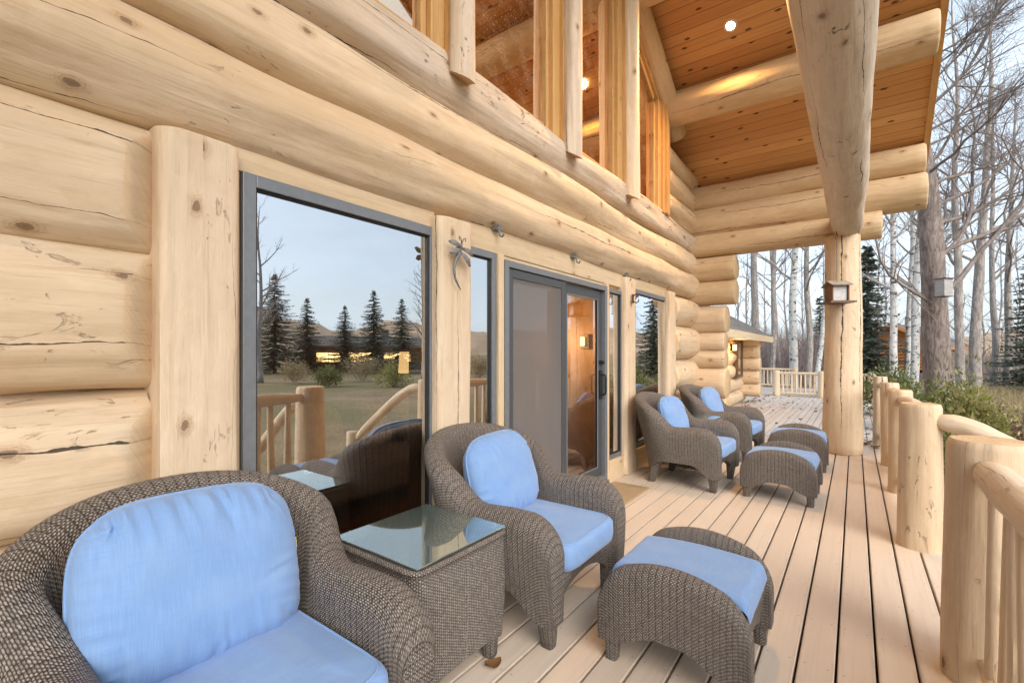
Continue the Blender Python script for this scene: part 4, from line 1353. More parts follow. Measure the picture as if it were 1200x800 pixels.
def make_table(loc, rz, label):
    t = thing('wicker_side_table', label, 'side table', loc, rz, 'wicker side tables between chairs')
    hx, hy, zt = .258, .268, .565
    mb = MB()
    # bulging woven sides, arched at the bottom
    N = 24
    ring = []
    def sqr(a, hx_, hy_):
        c, s = math.cos(a), math.sin(a); pw = 2 / 14.
        return math.copysign(abs(c) ** pw, c) * hx_, math.copysign(abs(s) ** pw, s) * hy_
    NN = 120
    raw = [sqr(2 * PI * k / 4000, 1., hy / hx) for k in range(4001)]
    acc = [0.]
    for k in range(4000): acc.append(acc[-1] + math.hypot(raw[k + 1][0] - raw[k][0], raw[k + 1][1] - raw[k][1]))
    ring_pts, k = [], 0
    for q in range(NN):
        tgt = acc[-1] * q / NN
        while acc[k + 1] < tgt: k += 1
        fq = (tgt - acc[k]) / max(1e-9, acc[k + 1] - acc[k])
        ring_pts.append((raw[k][0] + (raw[k + 1][0] - raw[k][0]) * fq, raw[k][1] + (raw[k + 1][1] - raw[k][1]) * fq))
    per = acc[-1] * hx
    P, UV = [], []
    levels = [0, .06, .12, .2, .3, .4, .5, .6, .7, .8, .9, 1.]
    for f in levels:
        row, uvr = [], []
        for q, (x, y) in enumerate(ring_pts):
            k = hx * (1 + .035 * math.sin(PI * f) - .02 * (1 - f))
            e = abs(y) / (hy / hx) if abs(x) > abs(y) / (hy / hx) else abs(x)
            zb = .085 + .03 * (1 - e ** 3)
            z = zb + (zt - .03 - zb) * f
            row.append((x * k, y * k, z)); uvr.append((z, per * q / NN))
        uvr.append((uvr[0][0], per))
        P.append(row); UV.append(uvr)
    mb.grid(P, UV, True)
    # inner skin
    P2 = [[(p[0] * .93, p[1] * .93, p[2]) for p in row] for row in P]
    mb.grid(P2, UV, True, 0, True)
    mb.build('body', M['wicker_table'], t, True, 60)
    mb = MB()
    rim = [(x * hx * .985, y * hx * .985) for x, y in ring_pts]
    rim = [(x, y, zt - .018) for x, y in rim]; rim.append(rim[0])
    mb.tube(rim, .017, 10, False)
    mb.build('rim', M['wicker'], t, True)
    mb = MB(); mb.box(-hx * .9, hx * .9, -hy * .9, hy * .9, .20, .215); mb.build('shelf', M['wicker'], t, False)
    mb = MB(); mb.box(-hx * .985, hx * .985, -hy * .985, hy * .985, zt + .002, zt + .010)
    o = mb.build('glass_top', M['table_glass'], t, False)
    bv = o.modifiers.new('ease', 'BEVEL'); bv.width = .002; bv.segments = 2
    for sx in (-1, 1):
        for sy in (-1, 1): foot(t, sx * (hx - .055), sy * (hy - .055), .14, .036, .028)
    return t
tb1 = make_table((-1.515, 1.40, 0), 0., 'glass topped wicker side table in front of the big window')
dup(tb1, (-1.56, 5.87, 0), R(-2), 'small glass topped wicker side table between the two far armchairs')

# ================================================================== SMALL THINGS
mb = MB()
b0 = [(-2.02, 3.30), (-1.64, 4.53)]
P = []
mb.box(b0[0][0], b0[1][0], b0[0][1], b0[1][1], .002, .014)
o = mb.build('doormat', M['mat'], None, False); tag(o, 'tan coir doormat on the deck outside the sliding door', 'doormat')
bv = o.modifiers.new('ease', 'BEVEL'); bv.width = .006; bv.segments = 2

def coat_hook(p, label):
    t = MB()
    x, y, z = p
    t.box(x - .04, x + .012, y - .035, y + .035, z - .012, z + .022)
    t.tube([(x, y - .028, z + .01), (x + .03, y - .03, z + .012)], .006, 6)
    t.tube([(x, y, z), (x + .014, y, z - .03), (x + .020, y, z - .055), (x + .04, y, z - .062), (x + .052, y, z - .045)], .0075, 8)
    o = t.build('metal_hook', M['steel'], None, True, 40)
    return tag(o, label, 'hook', 'metal hooks on the long wall log')
coat_hook((-2.055, 2.62, 2.235), 'grey metal hook on the log above the narrow sidelight window')
coat_hook((-2.055, 3.76, 2.225), 'grey metal hook on the log above the middle of the sliding door')
coat_hook((-2.055, 4.95, 2.215), 'grey metal hook on the log near the far end of the door')
mb = MB()
mb.box(-1.998, -1.985, 4.955, 4.985, 1.90, 2.0)
mb.tube([(-1.985, 4.97, 1.98), (-1.95, 4.97, 2.0), (-1.93, 4.97, 1.985), (-1.93, 4.97, 1.96)], .007, 8)
mb.tube([(-1.985, 4.97, 1.92), (-1.95, 4.97, 1.90), (-1.925, 4.97, 1.915), (-1.925, 4.97, 1.94)], .007, 8)
tag(mb.build('coat_hook', M['brownmetal'], None, True, 40), 'small dark double hook on the post right of the sliding door', 'hook')
# metal dragonfly wall ornament
df = thing('dragonfly_ornament', 'grey metal dragonfly ornament hung on the post beside the narrow window', 'ornament', (-1.985, 2.10, 1.955))
df.scale = (.88, .88, .88)
mb = MB()
pts = [(.02, .03, .06), (.028, .01, .0), (.03, -.025, -.05), (.028, -.04, -.11), (.024, -.025, -.17), (.02, .01, -.215), (.018, .04, -.245)]
mb.tube(pts, [.016, .017, .012, .010, .008, .007, .003], 10)
mb.tube([(.024, .05, .085), (.02, .03, .06), (.024, .0, .03)], [.004, .02, .014], 10)
mb.build('body', M['steel'], df, True)
def wing_mb(y, z, L, wd, ang):
    m = MB(); P, UV = [], []
    for i in range(11):
        f = i / 10
        hw = wd * (math.sin(PI * min(1, f * .92 + .06)) ** .6) * (.5 + .5 * f)
        c = (y + math.cos(ang) * L * f, z + math.sin(ang) * L * f)
        nn = (-math.sin(ang), math.cos(ang))
        dx = .02 * math.sin(PI * f)
        P.append([(.035 + dx - .002, c[0] + nn[0] * hw, c[1] + nn[1] * hw), (.043 + dx, c[0], c[1]), (.035 + dx - .002, c[0] - nn[0] * hw, c[1] - nn[1] * hw), (.032 + dx, c[0], c[1])])
        UV.append([(0, f)] * 5)
    m.grid(P, UV, True)
    return m
for (y, z, L, wd, a) in ((.02, .045, .13, .028, R(-15)), (.01, .015, .14, .03, R(-38)), (.02, .05, .12, .026, R(170)), (.015, .03, .11, .026, R(200))):
    wing_mb(y, z, L, wd, a).build('wing', M['steel'], df, True, 60)
for sy in (-1, 1):
    m = MB(); m.tube([(.022, .045, .085), (.03, .045 + sy * .015, .115), (.03, .045 + sy * .035, .125), (.03, .045 + sy * .03, .10)], .004, 6)
    m.build('antenna', M['steel'], df, True)

# hanging bird feeder
fx, fy = -.19, 7.36
fd = thing('bird_feeder', 'small roofed bird feeder with white seed box hanging at the thick porch post', 'bird feeder', (fx, fy, 2.11), R(118))
mb = MB()
for sx in (-1, 1):
    P = [(0, .11), (sx * .15, .045), (sx * .145, .035), (0, .098)]
    b0 = len(mb.v)
    for yy in (-.12, .12): mb.v.extend([(p[0], yy, p[1] + .06) for p in P])
    for q in ((0, 1, 5, 4), (1, 2, 6, 5), (2, 3, 7, 6), (3, 0, 4, 7), (0, 3, 2, 1), (4, 5, 6, 7)): mb.face([b0 + k for k in q])
mb.build('roof', plain('grey_cedar', (.32, .27, .23), .8, 0, .25), fd, False)
brownc = plain('brown_cedar', (.17, .085, .045), .8, 0, .25)
for sy in (-1, 1):
    mb = MB(); y0, y1 = sorted((sy * .087, sy * .10)); mb.box(-.10, .10, y0, y1, -.10, .10)
    mb.quadpts([(-.1, sy * .0935, .1), (.1, sy * .0935, .1), (0, sy * .0935, .155)]); mb.build('end_panel', brownc, fd, False)
mb = MB(); mb.box(-.074, .074, -.085, .085, -.09, .11); mb.build('seed_box', plain('milky_plastic', (.46, .46, .46), .3), fd, False)
mb = MB(); mb.box(-.17, .17, -.15, .15, -.125, -.102); mb.build('tray', M['brownmetal'], fd, False)
mb = MB()
for k in range(14):
    z = .165 + k * .038
    a = (k % 2) * PI / 2
    mb.tube([(math.cos(a) * .008 * math.cos(q), math.sin(a) * .008 * math.cos(q), z + .024 * math.sin(q)) for q in [2 * PI * i / 8 for i in range(9)]], .003, 5, False)
mb.build('chain', M['steel'], fd, True)
mb = MB(); mb.tube([(.0, 0, .70), (.022, 0, .72), (.03, 0, .75), (.0, 0, .775), (-.022, 0, .75), (-.012, 0, .725)], .006, 6); mb.tube([(0, 0, .77), (0, .0, .86)], .006, 6)
mb.build('eye_screw', M['steel'], fd, True)

# leaf curled under the glass table
def leaf_mesh(mb, p, s, rz, curl, seed):
    rg = random.Random(seed)
    c, sn = math.cos(rz), math.sin(rz)
    P, UV = [], []
    for i in range(6):
        f = i / 5; hw = s * .42 * math.sin(PI * (f * .9 + .05)) ** .8
        row = []
        for k in (-1, 0, 1):
            lx_, ly_ = (f - .5) * s, k * hw
            z = curl * s * (abs(k) * .5 + (2 * f - 1) ** 2 * .6) + .004
            row.append((p[0] + lx_ * c - ly_ * sn, p[1] + lx_ * sn + ly_ * c, p[2] + z))
        P.append(row); UV.append([(0, 0)] * 3)
    mb.grid(P, UV)
mb = MB(); leaf_mesh(mb, (-1.25, 1.56, .0), .075, R(60), .35, 3)
tag(mb.build('dry_leaf', M['leaf'], None, True), 'curled brown leaf lying under the front corner of the side table', 'leaf')
# leaf litter on the lower deck
mb = MB(); rng = random.Random(17)
for i in range(420):
    q = rng.random()
    if q < .38: p = (rng.uniform(-.1, .5), 8.65 + abs(rng.gauss(0, 2.0)), -.348)
    elif q < .75: p = (WGX + .03 + abs(rng.gauss(0, .35)), rng.uniform(9, 21.5), -.348)
    else: p = (rng.uniform(-3, .5), rng.uniform(8.7, 21), -.348)
    leaf_mesh(mb, p, rng.uniform(.05, .10), rng.uniform(0, 6.28), rng.uniform(.1, .5), i)
for i in range(26):
    leaf_mesh(mb, (rng.uniform(-.2, .5), rng.uniform(8.2, 8.58), .0), rng.uniform(.05, .09), rng.uniform(0, 6.28), rng.uniform(.1, .5), i)
stuff(mb.build('leaves', M['leaf'], None, True), 'dry brown leaves scattered over the lower deck', 'leaves')

# ---- inside furniture seen dimly through the glass
sofa = thing('sofa', 'beige sofa with tan pillows, dim behind the big window', 'sofa', (-3.75, 2.55, 0))
mb = MB(); mb.box(-.45, .45, -1.0, 1.0, .12, .42); o = mb.build('seat', M['sofa'], sofa, False); o.modifiers.new('b', 'BEVEL').width = .05
mb = MB(); mb.box(-.45, .45, 1.0, 1.22, .12, .62); mb.box(-.45, .45, -1.22, -1.0, .12, .62); o = mb.build('arm', M['sofa'], sofa, False); o.modifiers.new('b', 'BEVEL').width = .06
mb = MB(); mb.box(-.62, -.40, -1.22, 1.22, .12, .85); o = mb.build('backrest', M['sofa'], sofa, False); o.modifiers.new('b', 'BEVEL').width = .06
for k, (y, rz) in enumerate(((-.75, 10), (-.2, -6), (.45, 14), (.85, 30))):
    o = pillow_mb(.5, .46, .2, 60 + k).build('pillow', M['pillow_in'], sofa, True); o.location = (-.2, y, .64); o.rotation_euler = (R(k * 9 - 10), R(-20), R(rz))
mb = MB(); mb.box(-2.64, -2.52, 4.93, 4.978, 1.40, 1.56)
scn = mb.build('sconce', M['brownmetal'], house, False)
mb = MB(); mb.tube([(-2.58, 4.895, 1.43), (-2.58, 4.895, 1.53)], .026, 14); mb.build('bulb', M['winglow'], scn, True)
ld = bpy.data.lights.new('sconce_light', 'POINT'); lo = bpy.data.objects.new('sconce_light', ld); COL.objects.link(lo)
ld.energy = 15; ld.color = (1., .58, .26); ld.shadow_soft_size = .04; lo.location = (-2.78, 4.55, 1.5)
lampi = thing('table_lamp', 'small lit lamp glowing inside the house behind the big window', 'lamp', (-5.4, 6.9, 0))
lampi.location = (-4.6, 3.97, 0)
mb = MB(); mb.tube([(0, 0, 0), (0, 0, .02), (0, 0, .03), (0, 0, 1.15)], [.16, .16, .02, .02], 14); mb.build('stand', M['brownmetal'], lampi, True, 40)
mb = MB(); mb.tube([(0, 0, 1.09), (0, 0, 1.36)], [.10, .085], 20, False); mb.build('lamp_shade', M['shadeglow'], lampi, True)

# ================================================================== GROUND, HILLS
GZ = -.75
def ground_h(x, y):
    d = math.hypot(x - .5, y - 3)
    return GZ + mnoise.noise((x * .05, y * .05, 0)) * .35 * sstep(d, 8, 40) + mnoise.noise((x * .35, y * .35, 4)) * .05
mb = MB(); P, UV = [], []
def axis():
    a = [0]; s = .8
    while a[-1] < 2500: a.append(a[-1] + s); s *= 1.13
    return [-q for q in reversed(a[1:])] + a
ax = axis()
for yy in ax:
    P.append([(xx + .5, yy + 5, ground_h(xx + .5, yy + 5)) for xx in ax]); UV.append([(xx, yy) for xx in ax])
mb.grid(P, UV); struct(mb.build('ground', M['ground'], None, True))
def hill(name, cx, cy, L, W, Hh, rz, seed):
    mb = MB(); P, UV = [], []
    n = 70
    c, s = math.cos(rz), math.sin(rz)
    for i in range(n + 1):
        row = []
        for j in range(41):
            a, b = i / n * 2 - 1, j / 40 * 2 - 1
            e = (1 - a * a) ** .6 * (1 - b * b)
            h = Hh * e * (.62 + .75 * mnoise.noise((a * 3.2 + seed, b * 1.6, 0)) + .28 * mnoise.noise((a * 9 + seed, b * 5, 2)) + .10 * mnoise.noise((a * 26 + seed, b * 14, 2)))
            x, y = a * L, b * W
            row.append((cx + x * c - y * s, cy + x * s + y * c, GZ - 1 + h))
        P.append(row); UV.append([(0, 0)] * 41)
    mb.grid(P, UV)
    return struct(mb.build(name, M['hill'], None, True))
hill('hill', 230, 620, 420, 170, 34, R(-20), 3)
hill('hill', 520, 330, 420, 190, 50, R(-58), 8)
hill('hill', 420, -60, 380, 160, 34, R(-95), 13)

# ================================================================== TREES
def grow_tree(seed, height, r0, lean=(0, 0), limbs=16, first=.3, spread=.75, limb_len=.38, sub=7, twigs=6, up=.35, wig=.12, fork=None, trunk_wig=.02, side=None, level_segs=(12, 6, 4, 3), droop=0., limb_r=1.):
    rg = random.Random(seed)
    tr, br = MB(), MB()
    def vec(): return Vector((rg.gauss(0, 1), rg.gauss(0, 1), rg.gauss(0, 1)))
    def poly(p, d, L, n, w, upb):
        pts = [p.copy()]
        for i in range(n):
            d = (d + vec() * w + Vector((0, 0, upb))).normalized()
            p = p + d * (L / n); pts.append(p.copy())
        return pts
    n = max(8, int(height / .6))
    pts, rads = [], []
    p = Vector((0, 0, -.15)); ox = oy = 0.
    sx, sy = rg.uniform(0, 50), rg.uniform(0, 50)
    for i in range(n + 1):
        f = i / n
        w1 = mnoise.noise((f * 3.2, sx, 0)) * trunk_wig * height; w2 = mnoise.noise((f * 3.2, sy, 7)) * trunk_wig * height
        pts.append(Vector((lean[0] * f * height + w1 * min(1, f * 5), lean[1] * f * height + w2 * min(1, f * 5), f * height - .15)))
        rads.append(r0 * ((1 - f) ** .75 * .93 + .05) * (1 + .35 * math.exp(-f * height / .35)))
    tr.tube(pts, rads, level_segs[0], True, 0, 0, lambda i, a: 1 + mnoise.noise((math.cos(a) * 1.2 + seed, math.sin(a) * 1.2, i * .4)) * .14)
    def rad_at(f): return r0 * ((1 - f) ** .75 * .93 + .05)
    for k in range(limbs):
        f = first + (1 - first) * (k + rg.random()) / limbs
        f = min(f, .98)
        i = f * n; i0 = min(int(i), n - 1)
        p = pts[i0].lerp(pts[i0 + 1], i - i0)
        az = rg.uniform(0, 2 * PI) if side is None or rg.random() > side[1] else side[0] + rg.gauss(0, .5)
        el = rg.uniform(.1, .9) * spread
        d = Vector((math.cos(az), math.sin(az), up + (1 - el) * .6)).normalized()
        L = height * limb_len * (1.15 - f) * rg.uniform(.6, 1.15) + .5
        rl_ = min(rad_at(f) * .62, .012 + L * .016) * limb_r
        m = max(5, int(L / .35))
        lp = poly(p, d, L, m, wig, .04 - droop)
        br.tube(lp, [rl_ * (1 - .85 * q / m) for q in range(m + 1)], level_segs[1], False)
        for _ in range(sub):
            q = rg.uniform(.15, 1.) * m; q0 = min(int(q), m - 1)
            bp = lp[q0].lerp(lp[q0 + 1], q - q0)
            bd = ((lp[q0 + 1] - lp[q0]).normalized() + vec() * .55 + Vector((0, 0, .15))).normalized()
            bl = L * rg.uniform(.25, .55) * (1.1 - q / m * .5)
            rb = max(.0045, rl_ * (1 - .85 * q / m) * .55)
            mm = max(4, int(bl / .25))
            bpts = poly(bp, bd, bl, mm, wig * 1.3, .03 - droop)
            br.tube(bpts, [max(.003, rb * (1 - .8 * z / mm)) for z in range(mm + 1)], level_segs[2], False)
            for _ in range(twigs):
                q2 = rg.uniform(.1, 1.) * mm; q3 = min(int(q2), mm - 1)
                tp = bpts[q3].lerp(bpts[q3 + 1], q2 - q3)
                td = ((bpts[q3 + 1] - bpts[q3]).normalized() + vec() * .6).normalized()
                tl = bl * rg.uniform(.22, .55)
                tp_ = poly(tp, td, tl, 3, wig * 1.5, .04)
                br.tube(tp_, [.0036, .003, .0026, .0018], 3, False)
    return tr, br
def bare_tree(name, label, loc, bark, twig, group=None, rz=0., cat='tree', **kw):
    t = thing(name, label, cat, loc, rz, group)
    tr, br = grow_tree(**kw)
    tr.build('trunk', M[bark], t, True); br.build('crown', M[twig], t, True)
    return t
rv = Vector((CP, SP, 0))            # picture right, on the ground
# the old tree by the railing
big = at(1112, 9.9, GZ)
# the trunk bends to picture left as it rises
tb = bare_tree('old_tree', 'thick rough barked bare tree with a grey nest box, just beyond the log railing', big, 'bark_big', 'twig',
               seed=5, height=11.5, r0=.285, lean=(-.10 * rv.x, -.10 * rv.y), limbs=28, first=.26, spread=.8, limb_len=.46, sub=15, twigs=12, up=.22, wig=.13, limb_r=.55,
               trunk_wig=.012, side=(math.atan2(rv.y, rv.x), .88), level_segs=(24, 7, 5, 3))
# nest box on the old tree
nbp = at(1106, 9.45, zat(336, 9.45))
nb = thing('nest_box', 'small grey nest box fixed to the thick rough barked tree', 'nest box', nbp, R(36.4 + 12))
mb = MB(); mb.box(-.11, .11, -.09, .09, -.19, .15); mb.build('box_body', plain('grey_board', (.36, .35, .35), .8, 0, .12), nb, False)
darkb = plain('dark_board', (.10, .09, .085), .8)
mb = MB(); mb.box(-.125, .125, -.12, .12, .152, .17); mb.build('lid', darkb, nb, False)
mb = MB(); mb.box(-.12, .12, -.1, .1, -.207, -.192); mb.build('bottom_board', darkb, nb, False)

TREES = [
 # name, px, depth, dia, height, bark, twig, lean px per m (picture right), label
 ('cottonwood_tree', 889, 25, .46, 17, 'bark_grey', 'twig', -.03, 'grey forked bare tree rising behind the roof of the low wing'),
 ('cottonwood_tree', 903, 27, .36, 16, 'bark_grey', 'twig', .03, 'grey bare tree leaning right, just right of the forked tree'),
 ('cottonwood_tree', 915, 30, .30, 15, 'bark_grey', 'twig', -.07, 'slim grey tree leaning left, left of the spotted white birch'),
 ('birch_tree', 930, 22.5, .40, 16, 'bark_birch', 'twig_pale', -.01, 'white birch with black spots behind the far railing'),
 ('cottonwood_tree', 947, 26, .38, 16, 'bark_grey', 'twig', .0, 'straight grey bare tree right of the spotted birch'),
 ('aspen_tree', 955, 24, .26, 15, 'bark_white', 'twig_pale', .09, 'slim pale aspen leaning right beside the thick porch post'),
 ('aspen_tree', 1050, 15.5, .25, 13, 'bark_white', 'twig_pale', -.015, 'leftmost of three white aspens past the railing, in front of the orange cabin'),
 ('aspen_tree', 1062, 17, .22, 13, 'bark_white', 'twig_pale', .02, 'middle and thinnest of the three white aspens past the railing'),
 ('aspen_tree', 1069, 16, .27, 13, 'bark_white', 'twig_pale', .05, 'rightmost of the three white aspens, leaning toward the thick tree'),
 ('cottonwood_tree', 1126, 15, .28, 14, 'bark_grey', 'twig', -.02, 'dark grey tree directly behind the thick rough barked tree'),
 ('cottonwood_tree', 1143, 17, .38, 15, 'bark_grey', 'twig_pale', .045, 'pale grey broad tree right of the thick rough barked tree'),
 ('cottonwood_tree', 1164, 22, .30, 15, 'bark_grey', 'twig', .0, 'straight slim tree at the edge of the dry meadow'),
 ('cottonwood_tree', 1179, 22, .34, 15, 'bark_grey', 'twig', .035, 'right leaning slim tree at the edge of the dry meadow'),
]
for k, (nm, px, dep, dia, ht, bk, tw, ln, lab) in enumerate(TREES):
    bare_tree(nm, lab, at(px, dep, GZ), bk, tw, seed=300 + k * 7, height=ht, r0=dia / 2, lean=(ln * rv.x, ln * rv.y), limbs=15, first=.33, spread=.7,
              limb_len=.24, sub=8, twigs=7, up=.5, wig=.11, limb_r=.8, trunk_wig=.014, level_segs=(12, 5, 3, 3),)
# more bare trees of the grove behind, indistinguishable
proto = bare_tree('grove_tree', 'thin bare tree in the distant grove', at(1093, 36, GZ), 'bark_grey', 'twig_pale', 'bare trees of the distant grove',
                  seed=777, height=15, r0=.11, limbs=20, first=.12, limb_len=.22, sub=7, twigs=5, up=.55, trunk_wig=.02, level_segs=(8, 4, 3, 3))
proto2 = bare_tree('grove_tree', 'thin bare tree in the distant grove', at(1036, 38, GZ), 'bark_grey', 'twig', 'bare trees of the distant grove',
                   seed=778, height=13, r0=.09, limbs=22, first=.08, limb_len=.26, sub=7, twigs=5, up=.45, trunk_wig=.025, level_segs=(8, 4, 3, 3))
rng = random.Random(31)
for k, (px, dep) in enumerate([(862, 33), (876, 44), (896, 42), (921, 46), (940, 44), (964, 40), (1010, 46), (1030, 52), (1046, 48), (1082, 44), (1100, 50), (1122, 38), (1153, 38), (1172, 44), (1192, 40), (1207, 34)]):
    dup(proto if k % 2 else proto2, at(px, dep, GZ), rng.uniform(0, 6.28), 'thin bare tree in the distant grove', (1, 1, rng.uniform(.8, 1.15)))

# spruces
def spruce_mesh(seed, h, rb, n_whorl=46):
    rg = np.random.default_rng(seed); pr = random.Random(seed)
    V, Fq = [], []
    def quad(c, a, b):
        k = len(V); V.extend([c - a * .5 - b, c + a - b * .25, c + a + b * .25, c - a * .5 + b]); Fq.append((k, k + 1, k + 2, k + 3))
    sticks = MB()
    for wv in range(n_whorl):
        f = wv / n_whorl
        z = h * (.06 + .92 * f)
        L = rb * (1 - f) ** .85 + .12
        nb_ = max(5, int(9 - 3 * f))
        for k in range(nb_):
            az = 2 * PI * (k + pr.random() * .7) / nb_ + wv * 1.1
            Lk = L * pr.uniform(.62, 1.15)
            zj = pr.uniform(-.6, .6) * h * .92 / n_whorl; z = h * (.06 + .92 * f) + zj; pit = pr.uniform(-.12, .10)
            dr = np.array([math.cos(az), math.sin(az), 0.])
            steps = max(4, int(Lk / .13))
            for s in range(steps):
                q = (s + .5) / steps
                c = np.array([0, 0, z]) + dr * Lk * q + np.array([0, 0, -Lk * (.28 + pit) * q + Lk * .18 * q * q + (.05 if f > .8 else 0)])
                wd = .30 * (1 - q * .55) * min(1, .5 + Lk * .4)
                sd_ = np.array([-dr[1], dr[0], 0])
                for sg in (-1, 1, 0):
                    j = rg.normal(0, .05, 3)
                    dd = dr * .55 + sd_ * sg * .8 + np.array([0, 0, -.12 if sg else .25]) + j
                    dd = dd / np.linalg.norm(dd)
                    side = np.cross(dd, np.array([0, 0, 1.])); side /= (np.linalg.norm(side) + 1e-6)
                    quad(c + dd * wd * .4, dd * wd * .62, (side * .8 + np.array([0, 0, rg.normal(0, .35)])) * (.036 + .005 * h))
            sticks.tube([(0, 0, z), tuple(np.array([0, 0, z]) + dr * Lk * .5 + np.array([0, 0, -Lk * .12])), tuple(np.array([0, 0, z]) + dr * Lk * .95 + np.array([0, 0, -Lk * .12]))], [.018, .012, .005], 4, False)
    return np.array(V), np.array(Fq), sticks
def spruce(label, loc, seed, h, rb, group=None, nw=44, rz=0.):
    t = thing('spruce_tree', label, 'tree', loc, rz, group)
    V, Fq, st = spruce_mesh(seed, h, rb, nw)
    cr = bulk('crown', V, Fq, M['needle'], t)
    st.tube([(0, 0, -.1), (0, 0, h * .5), (0, 0, h)], [h * .018 + .03, h * .011, .008], 10, True)
    st.build('trunk', M['bark_big'], t, True)
    return t
spruce('dark green spruce behind the thick porch post, left of the white aspens', at(1017, 17.5, GZ), 1, 6.2, 1.35)
sp2 = spruce('spruce with drooping branches at the right edge, beyond the meadow trees', at(1212, 20, GZ), 2, 7.0, 1.5, nw=38)
sp3 = spruce('small green spruce far back behind the spotted birch', at(961, 31, GZ), 3, 6.0, 1.3, nw=26)
# spruces across the lawn, seen in the big window
spl = [(322, 47, 318, 'dark spruce mirrored at the left side of the big window'), (360, 50, 347, 'spruce mirrored second from the left in the big window'),
       (404, 52, 356, 'open branched spruce mirrored in the middle of the big window'), (438, 50, 338, 'tallest spruce mirrored beside the lit cabin'),
       (471, 48, 348, 'spruce mirrored at the right side of the big window')]
for k, (px, dep, ty, lab) in enumerate(spl):
    hh = zat(ty, dep) - GZ
    loc = mirrored(px, dep, GZ)
    if k == 0: s0 = spruce(lab, loc, 21, hh, hh * .37, 'spruces across the lawn', 40); h0 = hh
    else:
        q = hh / h0
        dup(s0, loc, k * 1.3, lab, (q * .95, q * .95, q))
for k, (px, dep, ht, lab) in enumerate([(305, 34, 13, 'tall bare tree mirrored at the upper left of the big window'), (497, 40, 10, 'thin bare tree mirrored at the right edge of the big window')]):
    bare_tree('cottonwood_tree', lab, mirrored(px, dep, GZ), 'bark_grey', 'twig_pale', seed=900 + k, height=ht, r0=.2, limbs=18, first=.2, limb_len=.3, sub=7, twigs=5, up=.5, level_segs=(8, 5, 3, 3))

# cabins
def cabin(label, loc, rz, L, W, hw, lit, slope=.55):
    t = thing('cabin', label, 'cabin', loc, rz)
    mb = MB()
    nlog = int(hw / .3)
    for k in range(nlog):
        z = .55 + .15 + k * (hw - .55) / nlog
        r = (hw - .55) / nlog * .52
        for sy in (-1, 1): mb.tube([(-L / 2 - .25, sy * W / 2, z), (L / 2 + .25, sy * W / 2, z)], r, 10)
        for sx in (-1, 1): mb.tube([(sx * L / 2, -W / 2 - .25, z + r), (sx * L / 2, W / 2 + .25, z + r)], r, 10)
    for sx in (-1, 1):
        mb.quadpts([(sx * L / 2, -W / 2, hw), (sx * L / 2, W / 2, hw), (sx * L / 2, 0, hw + W / 2 * slope)], [(0, 0), (0, W), (1, W / 2)])
    mb.build('wall', M['cabinwood'], t, True, 40)
    mb = MB(); mb.box(-L / 2 - .1, L / 2 + .1, -W / 2 - .1, W / 2 + .1, -.4, .55); mb.build('foundation', M['stone'], t, False)
    mb = MB()
    ov = .7
    for sy in (-1, 1):
        P = [(-L / 2 - ov, sy * (W / 2 + ov), hw - ov * slope), (L / 2 + ov, sy * (W / 2 + ov), hw - ov * slope), (L / 2 + ov, 0, hw + W / 2 * slope), (-L / 2 - ov, 0, hw + W / 2 * slope)]
        S = math.hypot(W / 2 + ov, (W / 2 + ov) * slope)
        up_ = [(p[0], p[1], p[2] + .22) for p in P]
        mb.quadpts(up_ if sy < 0 else up_[::-1], [(0, 0), (L, 0), (L, S), (0, S)])
    rf = mb.build('roof', M['shingle'], t, False)
    mb = MB()
    for sy in (-1, 1):
        P = [(-L / 2 - ov, sy * (W / 2 + ov), hw - ov * slope), (L / 2 + ov, sy * (W / 2 + ov), hw - ov * slope), (L / 2 + ov, 0, hw + W / 2 * slope), (-L / 2 - ov, 0, hw + W / 2 * slope)]
        mb.quadpts(P, [(0, 0), (L, 0), (L, 3), (0, 3)])
        for sx in (-1, 1):
            x = sx * (L / 2 + ov); x2 = x + sx * .05
            a = (sy * (W / 2 + ov), hw - ov * slope); b = (0, hw + W / 2 * slope)
            Q = [(x, a[0], a[1] - .02), (x, b[0], b[1] - .02), (x, b[0], b[1] + .24), (x, a[0], a[1] + .24)]
            Q2 = [(x2, q[1], q[2]) for q in Q]
            mb.quadpts(Q2 if sx > 0 else Q2[::-1]); mb.quadpts([Q[0], Q[1], Q2[1], Q2[0]]); mb.quadpts([Q[3], Q[2], Q2[2], Q2[3]])
        y = sy * (W / 2 + ov)
        mb.quadpts([(-L / 2 - ov, y, hw - ov * slope), (L / 2 + ov, y, hw - ov * slope), (L / 2 + ov, y, hw - ov * slope + .22), (-L / 2 - ov, y, hw - ov * slope + .22)])
    mb.build('fascia', M['cabinwood'], t, False)
    mb = MB(); mb.box(L * .18, L * .18 + .8, -.4, .4, hw, hw + W / 2 * slope + 1.0); mb.build('chimney', M['stone'], rf, False)
    for (x, wd) in lit:
        for sy in (-1, 1):
            mb = MB(); y0, y1 = sorted((sy * (W / 2 + .16), sy * (W / 2 + .24)))
            mb.box(x - wd / 2 - .08, x - wd / 2, y0, y1, .95, 2.15); mb.box(x + wd / 2, x + wd / 2 + .08, y0, y1, .95, 2.15)
            mb.box(x - wd / 2, x + wd / 2, y0, y1, .95, 1.03); mb.box(x - wd / 2, x + wd / 2, y0, y1, 2.07, 2.15); mb.box(x - .03, x + .03, y0 + .003, y1 - .003, 1.03, 2.07)
            f = mb.build('window', M['trim'], t, False)
            mb = MB(); yy = sy * (W / 2 + .19); mb.quadpts([(x - wd / 2, yy, 1.03), (x + wd / 2, yy, 1.03), (x + wd / 2, yy, 2.07), (x - wd / 2, yy, 2.07)])
            mb.build('pane', M['winglow'] if len(lit) > 1 else M['glass'], f, False)
    return t
